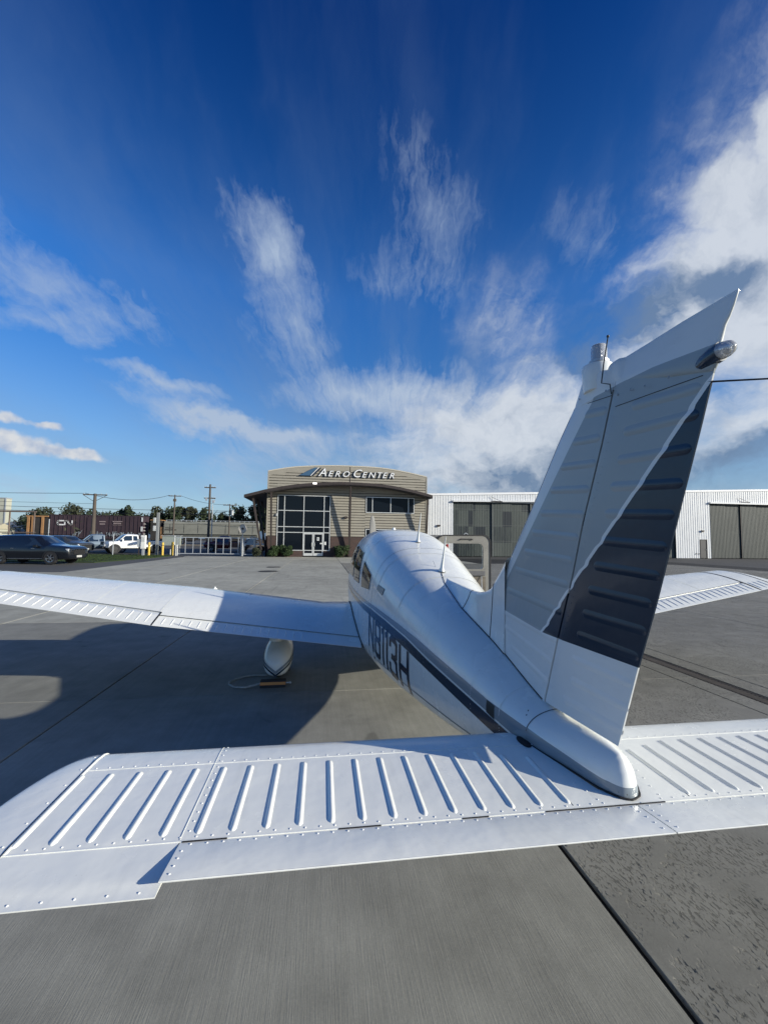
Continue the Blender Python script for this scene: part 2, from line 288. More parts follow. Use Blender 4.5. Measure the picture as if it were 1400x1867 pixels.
# ---------------------------------------------------------------- mesh helpers
OFF = Vector((0, 0, 0))
class MB:
    def __init__(s): s.v = []; s.f = []; s.mi = []
    def add(s, vs, fs, mi=0):
        o = len(s.v); s.v += [tuple(q) for q in vs]; s.f += [tuple(i+o for i in f) for f in fs]; s.mi += [mi]*len(fs); return s
    def box(s, a, b, mi=0, rot=None, piv=None):
        (x0,y0,z0),(x1,y1,z1) = a, b
        vs = [Vector(q) for q in ((x0,y0,z0),(x1,y0,z0),(x1,y1,z0),(x0,y1,z0),(x0,y0,z1),(x1,y0,z1),(x1,y1,z1),(x0,y1,z1))]
        if rot is not None:
            p = Vector(piv) if piv else sum(vs, Vector())/8
            M = Euler(rot).to_matrix(); vs = [M@(q-p)+p for q in vs]
        return s.add(vs, [(0,3,2,1),(4,5,6,7),(0,1,5,4),(1,2,6,5),(2,3,7,6),(3,0,4,7)], mi)
    def cyl(s, p0, p1, r0, r1=None, n=12, mi=0, caps=True):
        r1 = r0 if r1 is None else r1; p0 = Vector(p0); p1 = Vector(p1); d = (p1-p0).normalized()
        a = d.orthogonal().normalized(); b = d.cross(a)
        vs = [p0+(a*math.cos(2*math.pi*i/n)+b*math.sin(2*math.pi*i/n))*r0 for i in range(n)]
        vs += [p1+(a*math.cos(2*math.pi*i/n)+b*math.sin(2*math.pi*i/n))*r1 for i in range(n)]
        fs = [(i, (i+1)%n, n+(i+1)%n, n+i) for i in range(n)]
        if caps: fs += [tuple(range(n-1,-1,-1)), tuple(range(n, 2*n))]
        return s.add(vs, fs, mi)
    def tube(s, pts, r, n=8, mi=0, closed=False):
        pts = [Vector(p) for p in pts]; k = len(pts); rr = r if hasattr(r, '__len__') else [r]*k
        vs = []; prev = None
        for i, p in enumerate(pts):
            t = (pts[min(i+1,k-1)]-pts[max(i-1,0)]).normalized()
            if prev is None: a = t.orthogonal().normalized()
            else: a = (prev-t*prev.dot(t)).normalized()
            prev = a; b = t.cross(a)
            vs += [p+(a*math.cos(2*math.pi*j/n)+b*math.sin(2*math.pi*j/n))*rr[i] for j in range(n)]
        fs = [(i*n+j, i*n+(j+1)%n, (i+1)*n+(j+1)%n, (i+1)*n+j) for i in range(k-1) for j in range(n)]
        fs += [tuple(range(n-1,-1,-1)), tuple(range((k-1)*n, k*n))]
        return s.add(vs, fs, mi)
    def ell(s, c, r, nu=14, nv=8, mi=0, rot=None):
        c = Vector(c); M = Euler(rot).to_matrix() if rot else Matrix.Identity(3); vs = []
        for i in range(nv+1):
            th = math.pi*i/nv
            for j in range(nu):
                ph = 2*math.pi*j/nu
                vs.append(c+M@Vector((r[0]*math.sin(th)*math.cos(ph), r[1]*math.sin(th)*math.sin(ph), r[2]*math.cos(th))))
        fs = [(i*nu+j, (i+1)*nu+j, (i+1)*nu+(j+1)%nu, i*nu+(j+1)%nu) for i in range(nv) for j in range(nu)]
        return s.add(vs, fs, mi)
    def loft(s, rings, mi=0, closed=True, caps=True):
        n = len(rings[0]); vs = [q for r in rings for q in r]
        m = n if closed else n-1
        fs = [(i*n+j, i*n+(j+1)%n, (i+1)*n+(j+1)%n, (i+1)*n+j) for i in range(len(rings)-1) for j in range(m)]
        if caps and closed: fs += [tuple(range(n-1,-1,-1)), tuple(range((len(rings)-1)*n, len(rings)*n))]
        return s.add(vs, fs, mi)
    def prism(s, poly, y0, y1, mi=0):      # polygon in x,z extruded along y
        n = len(poly)
        vs = [(x, y0, z) for x, z in poly]+[(x, y1, z) for x, z in poly]
        fs = [tuple(range(n)), tuple(range(2*n-1, n-1, -1))]+[(i, n+i, n+(i+1)%n, (i+1)%n) for i in range(n)]
        return s.add(vs, fs, mi)
    def xprism(s, poly, x0, x1, mi=0):     # polygon in y,z extruded along x
        n = len(poly)
        vs = [(x0, y, z) for y, z in poly]+[(x1, y, z) for y, z in poly]
        fs = [tuple(range(n-1,-1,-1)), tuple(range(n, 2*n))]+[(i, (i+1)%n, n+(i+1)%n, n+i) for i in range(n)]
        return s.add(vs, fs, mi)
    def build(s, name, mats, parent=None, smooth=False, ang=40, kind=None, label=None, bevel=0, fixn=True):
        me = bpy.data.meshes.new(name)
        vs = [tuple(Vector(q)-OFF) for q in s.v] if OFF.length else s.v
        me.from_pydata(vs, [], s.f)
        if fixn:
            bm = bmesh.new(); bm.from_mesh(me); bmesh.ops.recalc_face_normals(bm, faces=bm.faces); bm.to_mesh(me); bm.free()
        for mt in (mats if isinstance(mats, (list, tuple)) else [mats]): me.materials.append(mt)
        if len(me.polygons) == len(s.mi): me.polygons.foreach_set('material_index', s.mi)
        if smooth:
            me.polygons.foreach_set('use_smooth', [True]*len(me.polygons)); me.set_sharp_from_angle(angle=R(ang))
        me.update()
        o = bpy.data.objects.new(name, me); sc.collection.objects.link(o)
        if parent: o.parent = parent
        if kind: o['kind'] = kind
        if label: o['label'] = label
        if bevel:
            md = o.modifiers.new('bevel', 'BEVEL'); md.width = bevel; md.segments = 2; md.limit_method = 'ANGLE'; md.angle_limit = R(40)
        return o
def thing(name, label, cat, loc=(0,0,0), rz=0, group=None):
    o = bpy.data.objects.new(name, None); sc.collection.objects.link(o); o.location = loc; o.rotation_euler = (0,0,rz)
    o['label'] = label; o['category'] = cat; o.empty_display_size = .3
    if group: o['group'] = group
    return o
def tag(o, label, cat, group=None):
    o['label'] = label; o['category'] = cat
    if group: o['group'] = group
    return o
def copy_tree(o, loc, rz=None, label=None):
    c = o.copy(); sc.collection.objects.link(c); c.location = loc
    if rz is not None: c.rotation_euler = (0,0,rz)
    if label: c['label'] = label
    def rec(a, b):
        for ch in list(a.children):
            d = ch.copy(); sc.collection.objects.link(d); d.parent = b; rec(ch, d)
    rec(o, c); return c
def inst(o, loc, parent=None, rz=None):
    c = o.copy(); sc.collection.objects.link(c); c.location = loc
    if rz is not None: c.rotation_euler = (0,0,rz)
    if parent: c.parent = parent
    return c
def cr(P, t):   # catmull-rom through rows of P at parameter t
    i = min(int(t), len(P)-2); f = t-i
    p0, p1, p2, p3 = P[max(i-1,0)], P[i], P[i+1], P[min(i+2,len(P)-1)]
    return .5*((2*p1)+(-p0+p2)*f+(2*p0-5*p1+4*p2-p3)*f*f+(-p0+3*p1-3*p2+p3)*f**3)

# ================================================================ GROUND
g = MB().add([(-900,-300,-.035),(900,-300,-.035),(900,1500,-.035),(-900,1500,-.035)], [(0,1,2,3)]).build('ground', ASPH, kind='structure')
apron = MB().add([(-18.2,-3,-.022),(31,-3,-.022),(31,34.5,-.022),(10.4,38.6,-.022),(-13.2,38.8,-.022),(-12.9,20.6,-.022),(-18.2,20.6,-.022)], [tuple(range(7))]).build('apron', JOINT, kind='structure')
xs = [-17.9+3.65*i for i in range(5)]+[.35, 3.4, 4.2]+[4.2+3.8*i for i in range(1, 7)]
ys = [-5.54+4.57*i for i in range(10)]
ys = [-5.54, -.97, 3.60, 7.9, 12.2, 16.4, 20.5, 25.0, 29.5, 34.0, 38.4]
slab_mesh = {}
def slab(x0, x1, y0, y1, mt, gap=.012, ledge=0., poly=None):
    x0 += gap+ledge; x1 -= gap; y0 += gap*.35; y1 -= gap*.35
    key = (round(x1-x0,3), round(y1-y0,3), mt.name)
    if poly: key = None
    if key in slab_mesh:
        o = bpy.data.objects.new('concrete_slab', slab_mesh[key]); sc.collection.objects.link(o)
    else:
        b = MB(); h = .004
        P = poly or [(0,0),(x1-x0,0),(x1-x0,y1-y0),(0,y1-y0)]
        c = Vector((sum(p[0] for p in P)/len(P), sum(p[1] for p in P)/len(P)))
        inn = [tuple(Vector(p)+(c-Vector(p)).normalized()*h*1.4) for p in P]; n = len(P)
        vs = [(*p, -.02) for p in P]+[(*p, -h) for p in P]+[(*p, 0) for p in inn]
        fs = [(i,(i+1)%n,n+(i+1)%n,n+i) for i in range(n)]+[(n+i,n+(i+1)%n,2*n+(i+1)%n,2*n+i) for i in range(n)]+[tuple(range(2*n,3*n))]
        b.add(vs, fs); o = b.build('concrete_slab', mt, fixn=False)
        if key: slab_mesh[key] = o.data
    o.location = (x0, y0, 0); o.parent = apron
for i in range(len(xs)-1):
    for j in range(len(ys)-1):
        x0, x1, y0, y1 = xs[i], xs[i+1], ys[j], ys[j+1]
        right = x0 > .3
        if y0 > 20 and x1 < -13.5: continue
        if y0 > 20 and x0 < -13.5 and x1 > -13: x0 = -12.9
        if right and y0 > 29: continue
        if (not right) and y1 > 38.3 and x0 > -6.5: y1 = 38.4
        if x0 == 3.4:   # strip with the slot drain
            slab(3.4, 3.68, y0, y1, CONP, .008); slab(3.90, 4.2, y0, y1, CONP, .008); continue
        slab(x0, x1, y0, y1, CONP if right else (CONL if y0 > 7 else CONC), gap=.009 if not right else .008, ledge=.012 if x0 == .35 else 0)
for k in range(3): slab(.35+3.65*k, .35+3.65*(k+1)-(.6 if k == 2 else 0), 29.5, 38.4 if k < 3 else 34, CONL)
# trench drain grating
dr = thing('trench_drain', 'long dark trench drain grating let into the concrete right of the plane', 'drain', (3.79, 12, 0))
b = MB(); yy = -3.
while yy < 30:
    b.box((3.69-3.79, yy-12, -.016), (3.89-3.79, yy+.028-12, -.004)); yy += .045 if yy < 9 else .25
b.box((3.705-3.79, -15, -.016), (3.72-3.79, 18, -.002)); b.box((3.86-3.79, -15, -.016), (3.875-3.79, 18, -.002))
b.box((3.72-3.79, 9-12, -.016), (3.86-3.79, 18, -.007))
b.build('grating', named('rusty_iron', varied((.040,.033,.030), .4, 4, .7)), dr)
# darker asphalt strip next the hangar, lawn, manhole-like lids
def lawn_fn(t, b):
    g = t.new('ShaderNodeNewGeometry').outputs['Position']; n = t.noise(g, 1.1, 5, .6); f = t.noise(g, 30, 3, .6)
    t.put(b.inputs['Base Color'], t.mix(f, t.ramp(n, [(.3, (.022,.040,.014)), (.7, (.045,.065,.022))]), (.03,.05,.016)))
    t.put(b.inputs['Normal'], t.bump(f, 1, .03))
LAWN = mat('lawn_grass', fn=lawn_fn, rough=.9, spec=.2)
lp = [(-15.6,28.9),(-15.05,33),(-14.6,39.4),(-15,41.5),(-40,43.5),(-40,30.5)]
lawn = MB().add([(x,y,-.035) for x,y in lp]+[(x,y,.02) for x,y in lp], [(i,(i+1)%6,6+(i+1)%6,6+i) for i in range(6)]+[tuple(range(6,12))]).build('lawn', LAWN, kind='structure')
b = MB()
for _ in range(9000):
    x = random.uniform(-27,-14.7); y = random.uniform(29.5,42)
    if y < 28.9+(-15.6-x)*.11+.6 and x < -15.6: continue
    if x > -15.6 and y < 33: continue
    a = random.uniform(0,6.28); h = random.uniform(.03,.08); dx, dy = math.cos(a)*.02, math.sin(a)*.02
    b.add([(x-dx,y-dy,.018),(x+dx,y+dy,.018),(x+random.uniform(-.03,.03),y+random.uniform(-.03,.03),.02+h)], [(0,1,2)])
b.build('grass_blades', LAWN, kind='stuff', fixn=False)
LID = named('cast_iron_lid', varied((.03,.03,.032), .3, 10, .6))
for i, (x, y, r) in enumerate(((-3.8,24.6,.42),(-3.7,21.3,.50))):
    o = MB(); o.cyl((0,0,0),(0,0,.012), r, n=24)
    for k in range(-3, 4): o.box((-r*.8, k*.09-.015, .012), (r*.8, k*.09+.015, .017))
    q = o.build('drain_cover', LID); q.location = (x, y, 0)
    tag(q, ('farther' if i == 0 else 'nearer')+' of two round dark iron covers in the concrete before the glass doors', 'manhole cover')
# ================================================================ AIRCRAFT (nose toward +Y, tail at the origin)
PL = thing('light_aircraft', 'white low-wing propeller plane with grey and navy stripes, parked nose toward the glass-fronted building', 'airplane', (0, 3.3, 0))
OFF = Vector((0, 3.3, 0))
ST = np.array([
(.016,.006,.850,.870,.885,2,2),(.021,.024,.838,.872,.910,2,2),(.033,.037,.830,.876,.942,1.8,2),(.055,.050,.825,.882,.972,1.7,2.1),(.09,.068,.82,.888,.984,1.7,2.2),(.22,.103,.80,.90,.992,1.8,2.3),(.47,.165,.72,.90,1.00,2,2.8),
(1.0,.255,.595,.90,1.135,2.1,3.6),(1.5,.335,.535,.90,1.26,2.3,4.2),(2.0,.410,.49,.90,1.375,2.5,4.6),(2.5,.475,.445,.91,1.505,2.7,4.8),
(3.0,.525,.415,.92,1.64,2.9,4.8),(3.4,.555,.40,.93,1.725,3.0,4.8),(3.8,.57,.40,.94,1.785,3.1,4.6),(4.2,.58,.40,.95,1.81,3.1,4.6),
(4.7,.58,.40,.95,1.815,3.1,4.6),(5.05,.575,.41,.95,1.77,3.0,4.6),(5.35,.565,.42,.95,1.60,2.8,4.4),(5.75,.55,.44,.95,1.37,2.6,4.),(6.2,.52,.48,.97,1.32,2.6,3.6),(6.55,.45,.56,1.0,1.28,2.5,3.2),(6.72,.30,.72,1.03,1.22,2.2,2.4)])
STF = [np.array([np.interp(y, ST[:,0], ST[:,0])]) for y in ST[:,0]]
tt = np.linspace(0, len(ST)-1, 150); FS = np.array([cr(ST, t) for t in tt])
def fpar(y): return [float(np.interp(y, FS[:,0], FS[:,i])) for i in range(1, 7)]
def sx(y, z):
    hw, zb, zm, zt, nu, nl = fpar(y)
    if z >= zt or z <= zb: return 0.
    t, n = ((z-zm)/(zt-zm), nu) if z > zm else ((zm-z)/(zm-zb), nl)
    return hw*(1-t**n)**(1/n)
def ring(y, k=56, grow=0.):
    hw, zb, zm, zt, nu, nl = fpar(y); out = []
    for i in range(k):
        a = 2*math.pi*i/k; c, s = math.cos(a), math.sin(a); n = nu if s >= 0 else nl
        x = hw*math.copysign(abs(c)**(2/n), c); h = (zt-zm if s >= 0 else zm-zb)*math.copysign(abs(s)**(2/n), s)
        out.append((x*(1+grow/max(hw,.01)), y, zm+h*(1+grow/max(abs(zt-zm),.01))))
    return out
def top_pt(y, x):   # point on the upper skin at lateral x
    hw, zb, zm, zt, nu, nl = fpar(y); return zm+(zt-zm)*(max(0, 1-(abs(x)/hw)**nu))**(1/nu)
fb = MB(); fb.loft([ring(y) for y in FS[:,0]])
fus = fb.build('fuselage', PF, PL, smooth=True, ang=50)
def decal(name, rows, mt, parent, lift=.0015, side=-1, **k):
    """conforming sheet: rows of (y,z) points laid on the fuselage side"""
    b = MB(); n = len(rows[0]); vs = []
    for r_ in rows:
        for (y, z) in r_:
            e = .002; x = sx(y, z); nx = Vector((1, -(sx(y+e,z)-sx(y-e,z))/(2*e), -(sx(y,z+e)-sx(y,z-e))/(2*e))).normalized()
            vs.append((side*(x+nx.x*lift), y+nx.y*lift, z+nx.z*lift))
    b.add(vs, [(i*n+j, i*n+j+1, (i+1)*n+j+1, (i+1)*n+j) for i in range(len(rows)-1) for j in range(n-1)])
    return b.build(name, mt, parent, smooth=True, **k)
def band(name, tp, bt, ys_, mt, side, nz=5, parent=None):
    tp = np.array(tp); bt = np.array(bt)
    rows = [[(y, float(np.interp(y, tp[:,0], tp[:,1])*(1-q)+np.interp(y, bt[:,0], bt[:,1])*q)) for q in np.linspace(0,1,nz)] for y in ys_]
    return decal(name, rows, mt, parent or fus, side=side)
GT = [(.03,.908),(.155,.916),(.405,.922),(.7,.933),(1.28,.985),(1.55,1.012),(2.0,1.042),(2.6,1.062),(3.6,1.060),(5.6,1.05)]
GB = [(.41,.855),(.54,.866),(.70,.881),(1.39,.941),(1.8,.988),(2.3,1.016),(2.76,1.030),(3.6,1.022),(5.6,1.01)]
DT = [(.41,.845),(.57,.858),(.705,.871),(1.385,.927),(1.79,.974),(2.3,1.003),(2.8,1.014),(3.6,1.006),(5.6,.99)]
DB = [(.41,.785),(.684,.807),(1.385,.868),(1.78,.900),(2.18,.926),(2.94,.950),(3.6,.955),(5.6,.95)]
for s in (-1, 1):
    band('grey_stripe', GT, GB, np.linspace(.41, 5.5, 70), PG, s)
    band('navy_stripe', DT, DB, np.linspace(.41, 5.5, 70), PN, s)
# seams
def rib_ring(y, mt, wdt=.005, a0=0, a1=1, lift=.001, parent=None, name='skin_seam', k=72):
    A = ring(y-wdt/2, k, lift); B = ring(y+wdt/2, k, lift); i0, i1 = int(a0*k), int(a1*k)
    b = MB(); idx = [i % k for i in range(i0, i1+1)]; n = len(idx)
    b.add([A[i] for i in idx]+[B[i] for i in idx], [(j, j+1, n+j+1, n+j) for j in range(n-1)])
    return b.build(name, mt, parent or fus, smooth=True)
rib_ring(.415, DARK, .004); rib_ring(2.84, SEAMM, .004, .0, .5)
for y in (2.05, 2.68, 3.45, 4.25): rib_ring(y, PW, .012, .06, .44, .0022, name='skin_lap')
for (y0, z0, y1, z1) in ((.6,.70,2.6,.60),):
    for s in (-1,1): decal('skin_lap', [[(y0+(y1-y0)*q, z0+(z1-z0)*q-.003),(y0+(y1-y0)*q, z0+(z1-z0)*q+.003)] for q in np.linspace(0,1,20)], SEAMM, fus, side=s)
def rivet_dots(pts, parent, r, h, name='rivets'):
    b = MB()
    for p, nrm in pts:
        p = Vector(p); nrm = Vector(nrm).normalized(); a = nrm.orthogonal().normalized(); c = nrm.cross(a)
        b.add([p+(a*math.cos(1.047*i)+c*math.sin(1.047*i))*r for i in range(6)]+[p+nrm*h], [(i,(i+1)%6,6) for i in range(6)])
    return b.build(name, PW, parent, smooth=True, ang=80, kind='stuff', fixn=False)
rp = []
for y in (.60,.85,1.12,1.45,1.80,2.05,2.40,2.68,2.86,3.45,4.25):
    A = ring(y, 150, .0008)
    for k in range(6, 70): rp.append((A[k], (A[k][0], 0, A[k][2]-fpar(y)[2])))
    for k in range(70, 96): rp.append((A[k], (A[k][0], 0, A[k][2]-fpar(y)[2])))
for y in np.arange(.5, 3.3, .035):
    for z in (fpar(y)[2]+(fpar(y)[3]-fpar(y)[2])*.62, .78-.0*y):
        x = sx(y, z)
        if x > .02: rp.append(((-x-.0006, y, z), (-1, 0, .1)))
rivet_dots(rp, fus, .0032, .0014)
# registration letters on both sides
GLY = {
 'N': [[(0,0),(0,1)],[(0,1),(1,0)],[(1,0),(1,1)]],
 '8': [[(.25,.5),(0,.6),(0,.92),(.2,1),(.8,1),(1,.92),(1,.6),(.75,.5),(1,.4),(1,.08),(.8,0),(.2,0),(0,.08),(0,.4),(.25,.5)],[(.25,.5),(.75,.5)]],
 '1': [[(.5,0),(.5,1)],[(.5,1),(.1,.93)]],
 '3': [[(0,.80),(0,.92),(.2,1),(.8,1),(1,.92),(1,.6),(.75,.5),(1,.4),(1,.08),(.8,0),(.2,0),(0,.08),(0,.22)],[(.35,.5),(.75,.5)]],
 'H': [[(0,0),(0,1)],[(1,0),(1,1)],[(0,.5),(1,.5)]]}
LET = [('N',2.905,2.715),('8',2.625,2.465),('1',2.40,2.30),('1',2.285,2.185),('3',2.150,1.990),('H',1.905,1.735)]
def letter(ch, y0, y1, side):
    b = MB()
    wst = .045
    def M(u, v):
        y = y0+(y1-y0)*u; yy = y; zt_ = .955-(2.92-yy)*.068; zb_ = .672-(2.92-yy)*.050
        return y, zb_+(zt_-zb_)*v
    for st in GLY[ch]:
        for (a, c) in zip(st[:-1], st[1:]):
            p = Vector(M(*a)); q = Vector(M(*c)); d = (q-p); L = d.length; d /= L; nrm = Vector((-d.y, d.x))*wst/2
            if ch == 'N' and a == (0,1): pass
            p2 = p-d*wst*.42; q2 = q+d*wst*.42; k = max(2, int(L/.04)+1); vs = []
            for t_ in np.linspace(0, 1, k):
                for sgn in (-1, 1):
                    y, z = p2.lerp(q2, t_)+nrm*sgn; x = sx(y, z)+.0028; vs.append((side*x, y, z))
            b.add(vs, [(2*i, 2*i+1, 2*i+3, 2*i+2) for i in range(k-1)])
    return b.build('registration_letter', PN, fus, fixn=False)
for ch, y0, y1 in LET:
    letter(ch, y0, y1, -1)
for i, (ch, y0, y1) in enumerate(LET): letter(ch, 4.64-y0, 4.64-y1, 1) if ch != 'N' else letter(ch, 4.64-y0, 4.64-y1, 1)
# side windows: frame, pane
def panel(name, quad, mt, parent, side=-1, lift=.003, rnd=.16, n=7):
    q = [Vector(p) for p in quad]; rows = []
    for i in range(n):
        a = q[0].lerp(q[3], i/(n-1)); c = q[1].lerp(q[2], i/(n-1)); ins = rnd*.12*(1-min(1, min(i, n-1-i)/1.5))
        rows.append([tuple(a.lerp(c, ins+(1-2*ins)*j/(n-1))) for j in range(n)])
    return decal(name, rows, mt, parent, lift=lift, side=side)
WINQ = [[(3.46,1.43),(3.00,1.320),(2.985,1.185),(3.42,1.170)],
        [(4.26,1.575),(3.70,1.52),(3.62,1.185),(4.15,1.185)],
        [(4.98,1.56),(4.36,1.585),(4.27,1.20),(5.05,1.20)]]
def grow(qd, g):
    c = sum((Vector(p) for p in qd), Vector((0,0)))/4
    return [tuple(Vector(p)+(Vector(p)-c).normalized()*g) for p in qd]
for s in (-1, 1):
    for q in WINQ[:2 if s == 1 else 3]:
        fr = panel('window_frame', grow(q, .022), SEAMM if False else PW, fus, s, .0035)
        panel('window_rim', grow(q, .008), DARK, fr, s, .005)
        panel('window_pane', q, CGLASS, fr, s, .0062)
panel('windshield_side', [(5.56,1.40),(5.12,1.60),(5.14,1.18),(5.62,1.20)], CGLASS, fus, -1, .003)
b = MB(); ws = []
for y in np.linspace(5.17, 5.72, 10):
    ws.append([(x, y+.004, top_pt(y, x)+.004) for x in np.linspace(-.46, .46, 17)])
b.loft(ws, closed=False, caps=False); b.build('windshield', CGLASS, fus, smooth=True)
# air vent louvre, placard, small drain fitting, roof fitting
vq = [(2.69,1.262),(2.475,1.245),(2.49,1.188),(2.70,1.215)]
vt = panel('air_vent', vq, DARK, fus, -1, .002, rnd=0)
for k in range(7):
    u = (k+.5)/7; a = Vector(vq[0]).lerp(Vector(vq[1]), u); c = Vector(vq[3]).lerp(Vector(vq[2]), u)
    b = MB(); pts = []
    for t_ in np.linspace(0,1,4): y, z = a.lerp(c, t_); pts.append((-(sx(y,z)+.006), y-.004, z))
    b.tube(pts, .0042, 5); b.build('louvre', PW, vt)
panel('data_plate', [(.70,.932),(.636,.927),(.633,.868),(.70,.878)], mat('etched_plate', (.035,.045,.05), .45, metal=.5), fus, -1, .0028, rnd=0)
b = MB(); b.box((-.485,2.70,.585),(-.475,2.735,.63)); b.build('static_port', DARK, fus)
b = MB(); b.cyl((0,4.60,1.812),(0,4.60,1.84),.03,.022,12); b.ell((0,4.60,1.84),(.022,.022,.012)); b.build('roof_air_scoop', PW, fus, smooth=True)
# whip antennas on the turtle deck
for (y, y2, hh) in ((3.10, 2.93, .30), (2.20, 2.05, .295)):
    z0 = top_pt(y, 0)-.01; b = MB()
    def sec(t_, wx, wy): return [(wx*math.cos(a), y+(y2-y)*t_*.9+wy*math.sin(a), z0+hh*t_) for a in np.linspace(0, 2*math.pi, 12, endpoint=False)]
    b.loft([sec(0,.030,.055), sec(.035,.026,.050), sec(.12,.013,.030), sec(.4,.0075,.016), sec(1,.0025,.005)])
    an = b.build('whip_antenna', PW, fus, smooth=True, ang=60)
    b = MB(); b.loft([[(.034*math.cos(a), y+.06*math.sin(a), top_pt(y,0)-.010+dz) for a in np.linspace(0,2*math.pi,16,endpoint=False)] for dz in (0,.006)]); b.build('antenna_gasket', SEAMM, an)
b = MB(); b.tube([(-.02,2.30,top_pt(2.3,0)-.002),(-.035,2.33,top_pt(2.3,0)+.05)], .0025, 6); b.build('temperature_probe', STEEL, fus)

# ---- fin and rudder
def naca(c, t): return 5*t*(.2969*math.sqrt(max(c,0))-.1260*c-.3516*c*c+.2843*c**3-.1036*c**4)
LE = [(1.00,1.46),(.92,1.535),(.9,1.557),(.763,1.701),(.609,1.858),(.396,2.091),(.278,2.201),(.264,2.231)]
HG = [(.473,1.003),(.371,1.282),(.263,1.551),(.198,1.744),(.083,2.02),(.012,2.217)]
TE = [(.076,.985),(-.024,1.269),(-.111,1.497),(-.217,1.805),(-.280,1.984),(-.323,2.113)]
def ivz(P, z): P = sorted([(b_, a_) for a_, b_ in P]); return float(np.interp(z, [p[0] for p in P], [p[1] for p in P]))
def le(z):
    if z > 1.46: return ivz(LE, z)
    return 1.0+(1.46-z)*1.02
def hg(z): return ivz(HG, z)
def te(z): return ivz(TE, z)+ (0 if z < 2.113 else -(z-2.113)*.36)
def finthick(z): return np.interp(z, [1.0, 2.25], [.044, .027])
NC = 26
def fin_section(z, k=NC):
    """closed ring (left then right) from the leading edge back to the hinge"""
    L_, H_ = le(z), hg(z)+.005; th = finthick(z); prof = []
    for i in range(k):
        c = (1-math.cos(math.pi*i/(k-1)))/2; y = L_+(H_-L_)*c
        xx = th*min(1, math.sqrt(max(0, 1-(1-min(c/.45,1))**2)))*(1 if c < .45 else 1-.10*(c-.45)/.55)
        prof.append((xx, y))
    return [(-x, y, z) for x, y in prof]+[(x, y, z) for x, y in reversed(prof[1:])]
b = MB(); b.loft([fin_section(z) for z in np.linspace(.98, 2.20, 42)])
fin = b.build('fin', PT, PL, smooth=True, ang=50)
def sidex_fin(y, z):
    L_, H_ = le(z), hg(z)+.006; c = min(max((L_-y)/(L_-H_), 0), 1); th = finthick(z)
    return th*min(1, math.sqrt(max(0, 1-(1-min(c/.45,1))**2)))*(1 if c < .45 else 1-.10*(c-.45)/.55)
def rud_section(z, k=14):
    H_, T_ = hg(z)-.008, te(z); th = finthick(z)*.88; out = []
    for i in range(k):
        c = i/(k-1); y = H_+(T_-H_)*c; out.append((th*(1-c)*(1 if c > .06 else .55+.45*c/.06)+.0018, y))
    return [(-x, y, z) for x, y in out]+[(x, y, z) for x, y in reversed(out)]
def sidex_rud(y, z):
    H_, T_ = hg(z)-.008, te(z); c = min(max((H_-y)/(H_-T_), 0), 1); return finthick(z)*.90*(1.02-c)+.0018
def ztop_r(y): return float(np.interp(y, [-.34,-.32,.005,.03], [2.124,2.126,2.212,2.216]))
b = MB(); rings_ = []
for t_ in np.linspace(0, 1, 36):
    out = []
    for i in range(14):
        c = i/13; z = 1.004+1.13*t_
        for _ in range(6):
            y = hg(z)-.004+(te(z)-hg(z)+.004)*c; z = 1.004+(ztop_r(y)-1.004)*t_
        th = finthick(z)*.90; out.append((th*(1.02-c)*(1 if c > .02 else .9)+.0018, y, z))
    rings_.append([(-x, y, z) for x, y, z in out]+[(x, y, z) for x, y, z in reversed(out)])
b.loft(rings_)
rud = b.build('rudder', PT, PL, smooth=True, ang=50)
# hinge gap filler
b = MB(); b.tube([(0, y, z) for y, z in HG[:-1]]+[(0,.02,2.19)], .006, 8); b.build('hinge_gap', DARK, rud)
b = MB(); b.cyl((0,.470,.995),(0,.455,1.045),.016,.012,10); b.tube([(-.012,.462,1.02),(-.02,.452,1.12),(-.012,.43,1.2)], .006, 6); b.build('hinge_fitting', named('oily_steel', varied((.25,.2,.14), .4, 20, .5, metal=.6)), rud)
b = MB(); b.box((-.026,.188,1.735),(.026,.207,1.79)); b.build('hinge_fitting', DARK, rud)
# fillet in front of the fin
def fil_top(y): return float(np.interp(y, [.92,1.0,1.084,1.185,1.319,1.426,1.7,1.95,2.12,2.2], [1.54,1.478,1.412,1.378,1.356,1.352,1.362,1.372,1.392,1.402]))
secs = []
for y in np.linspace(2.14, .86, 30):
    zt_ = fil_top(y) if y > .92 else fil_top(.92)+(.92-y)*.9
    zf = top_pt(y, 0); hgt = max(zt_-zf, 0)
    wbase = float(np.interp(y, [.86,1.0,1.45,1.9,2.14], [.046,.050,.080,.055,.012]))
    wtop = float(np.interp(y, [.86,1.05,1.3,2.14], [.040,.030,.022,.004])); rr = []
    for i in range(17):
        q = i/16; a = math.pi*q; cx_ = math.cos(a); sn = math.sin(a)
        if y > 1.0: shape = abs(cx_)**1.7; x = -math.copysign(shape, cx_)*wbase if sn < .5 else -cx_*max(wtop, wbase*.3)
        hh_ = sn**.62; x = -math.copysign((wtop+(wbase-wtop)*(1-hh_)**1.35)*min(1, (abs(cx_)*2.2)**.6), cx_)
        zb_ = top_pt(y, wbase)-.012
        rr.append((x, y, zb_+(zt_-zb_)*(sn**.62)))
    secs.append(rr)
b = MB(); b.loft(secs, closed=False, caps=False); fil = b.build('dorsal_fillet', PW, PL, smooth=True, ang=70)
for y in (1.455, 1.03):
    i = int(round((2.14-y)/(1.28/29))); a = secs[i]; bb = MB()
    bb.tube([(p[0]*1.03, p[1], p[2]+.0012) for p in a[:9]], .0018, 4); bb.build('skin_seam', DARK, fil)
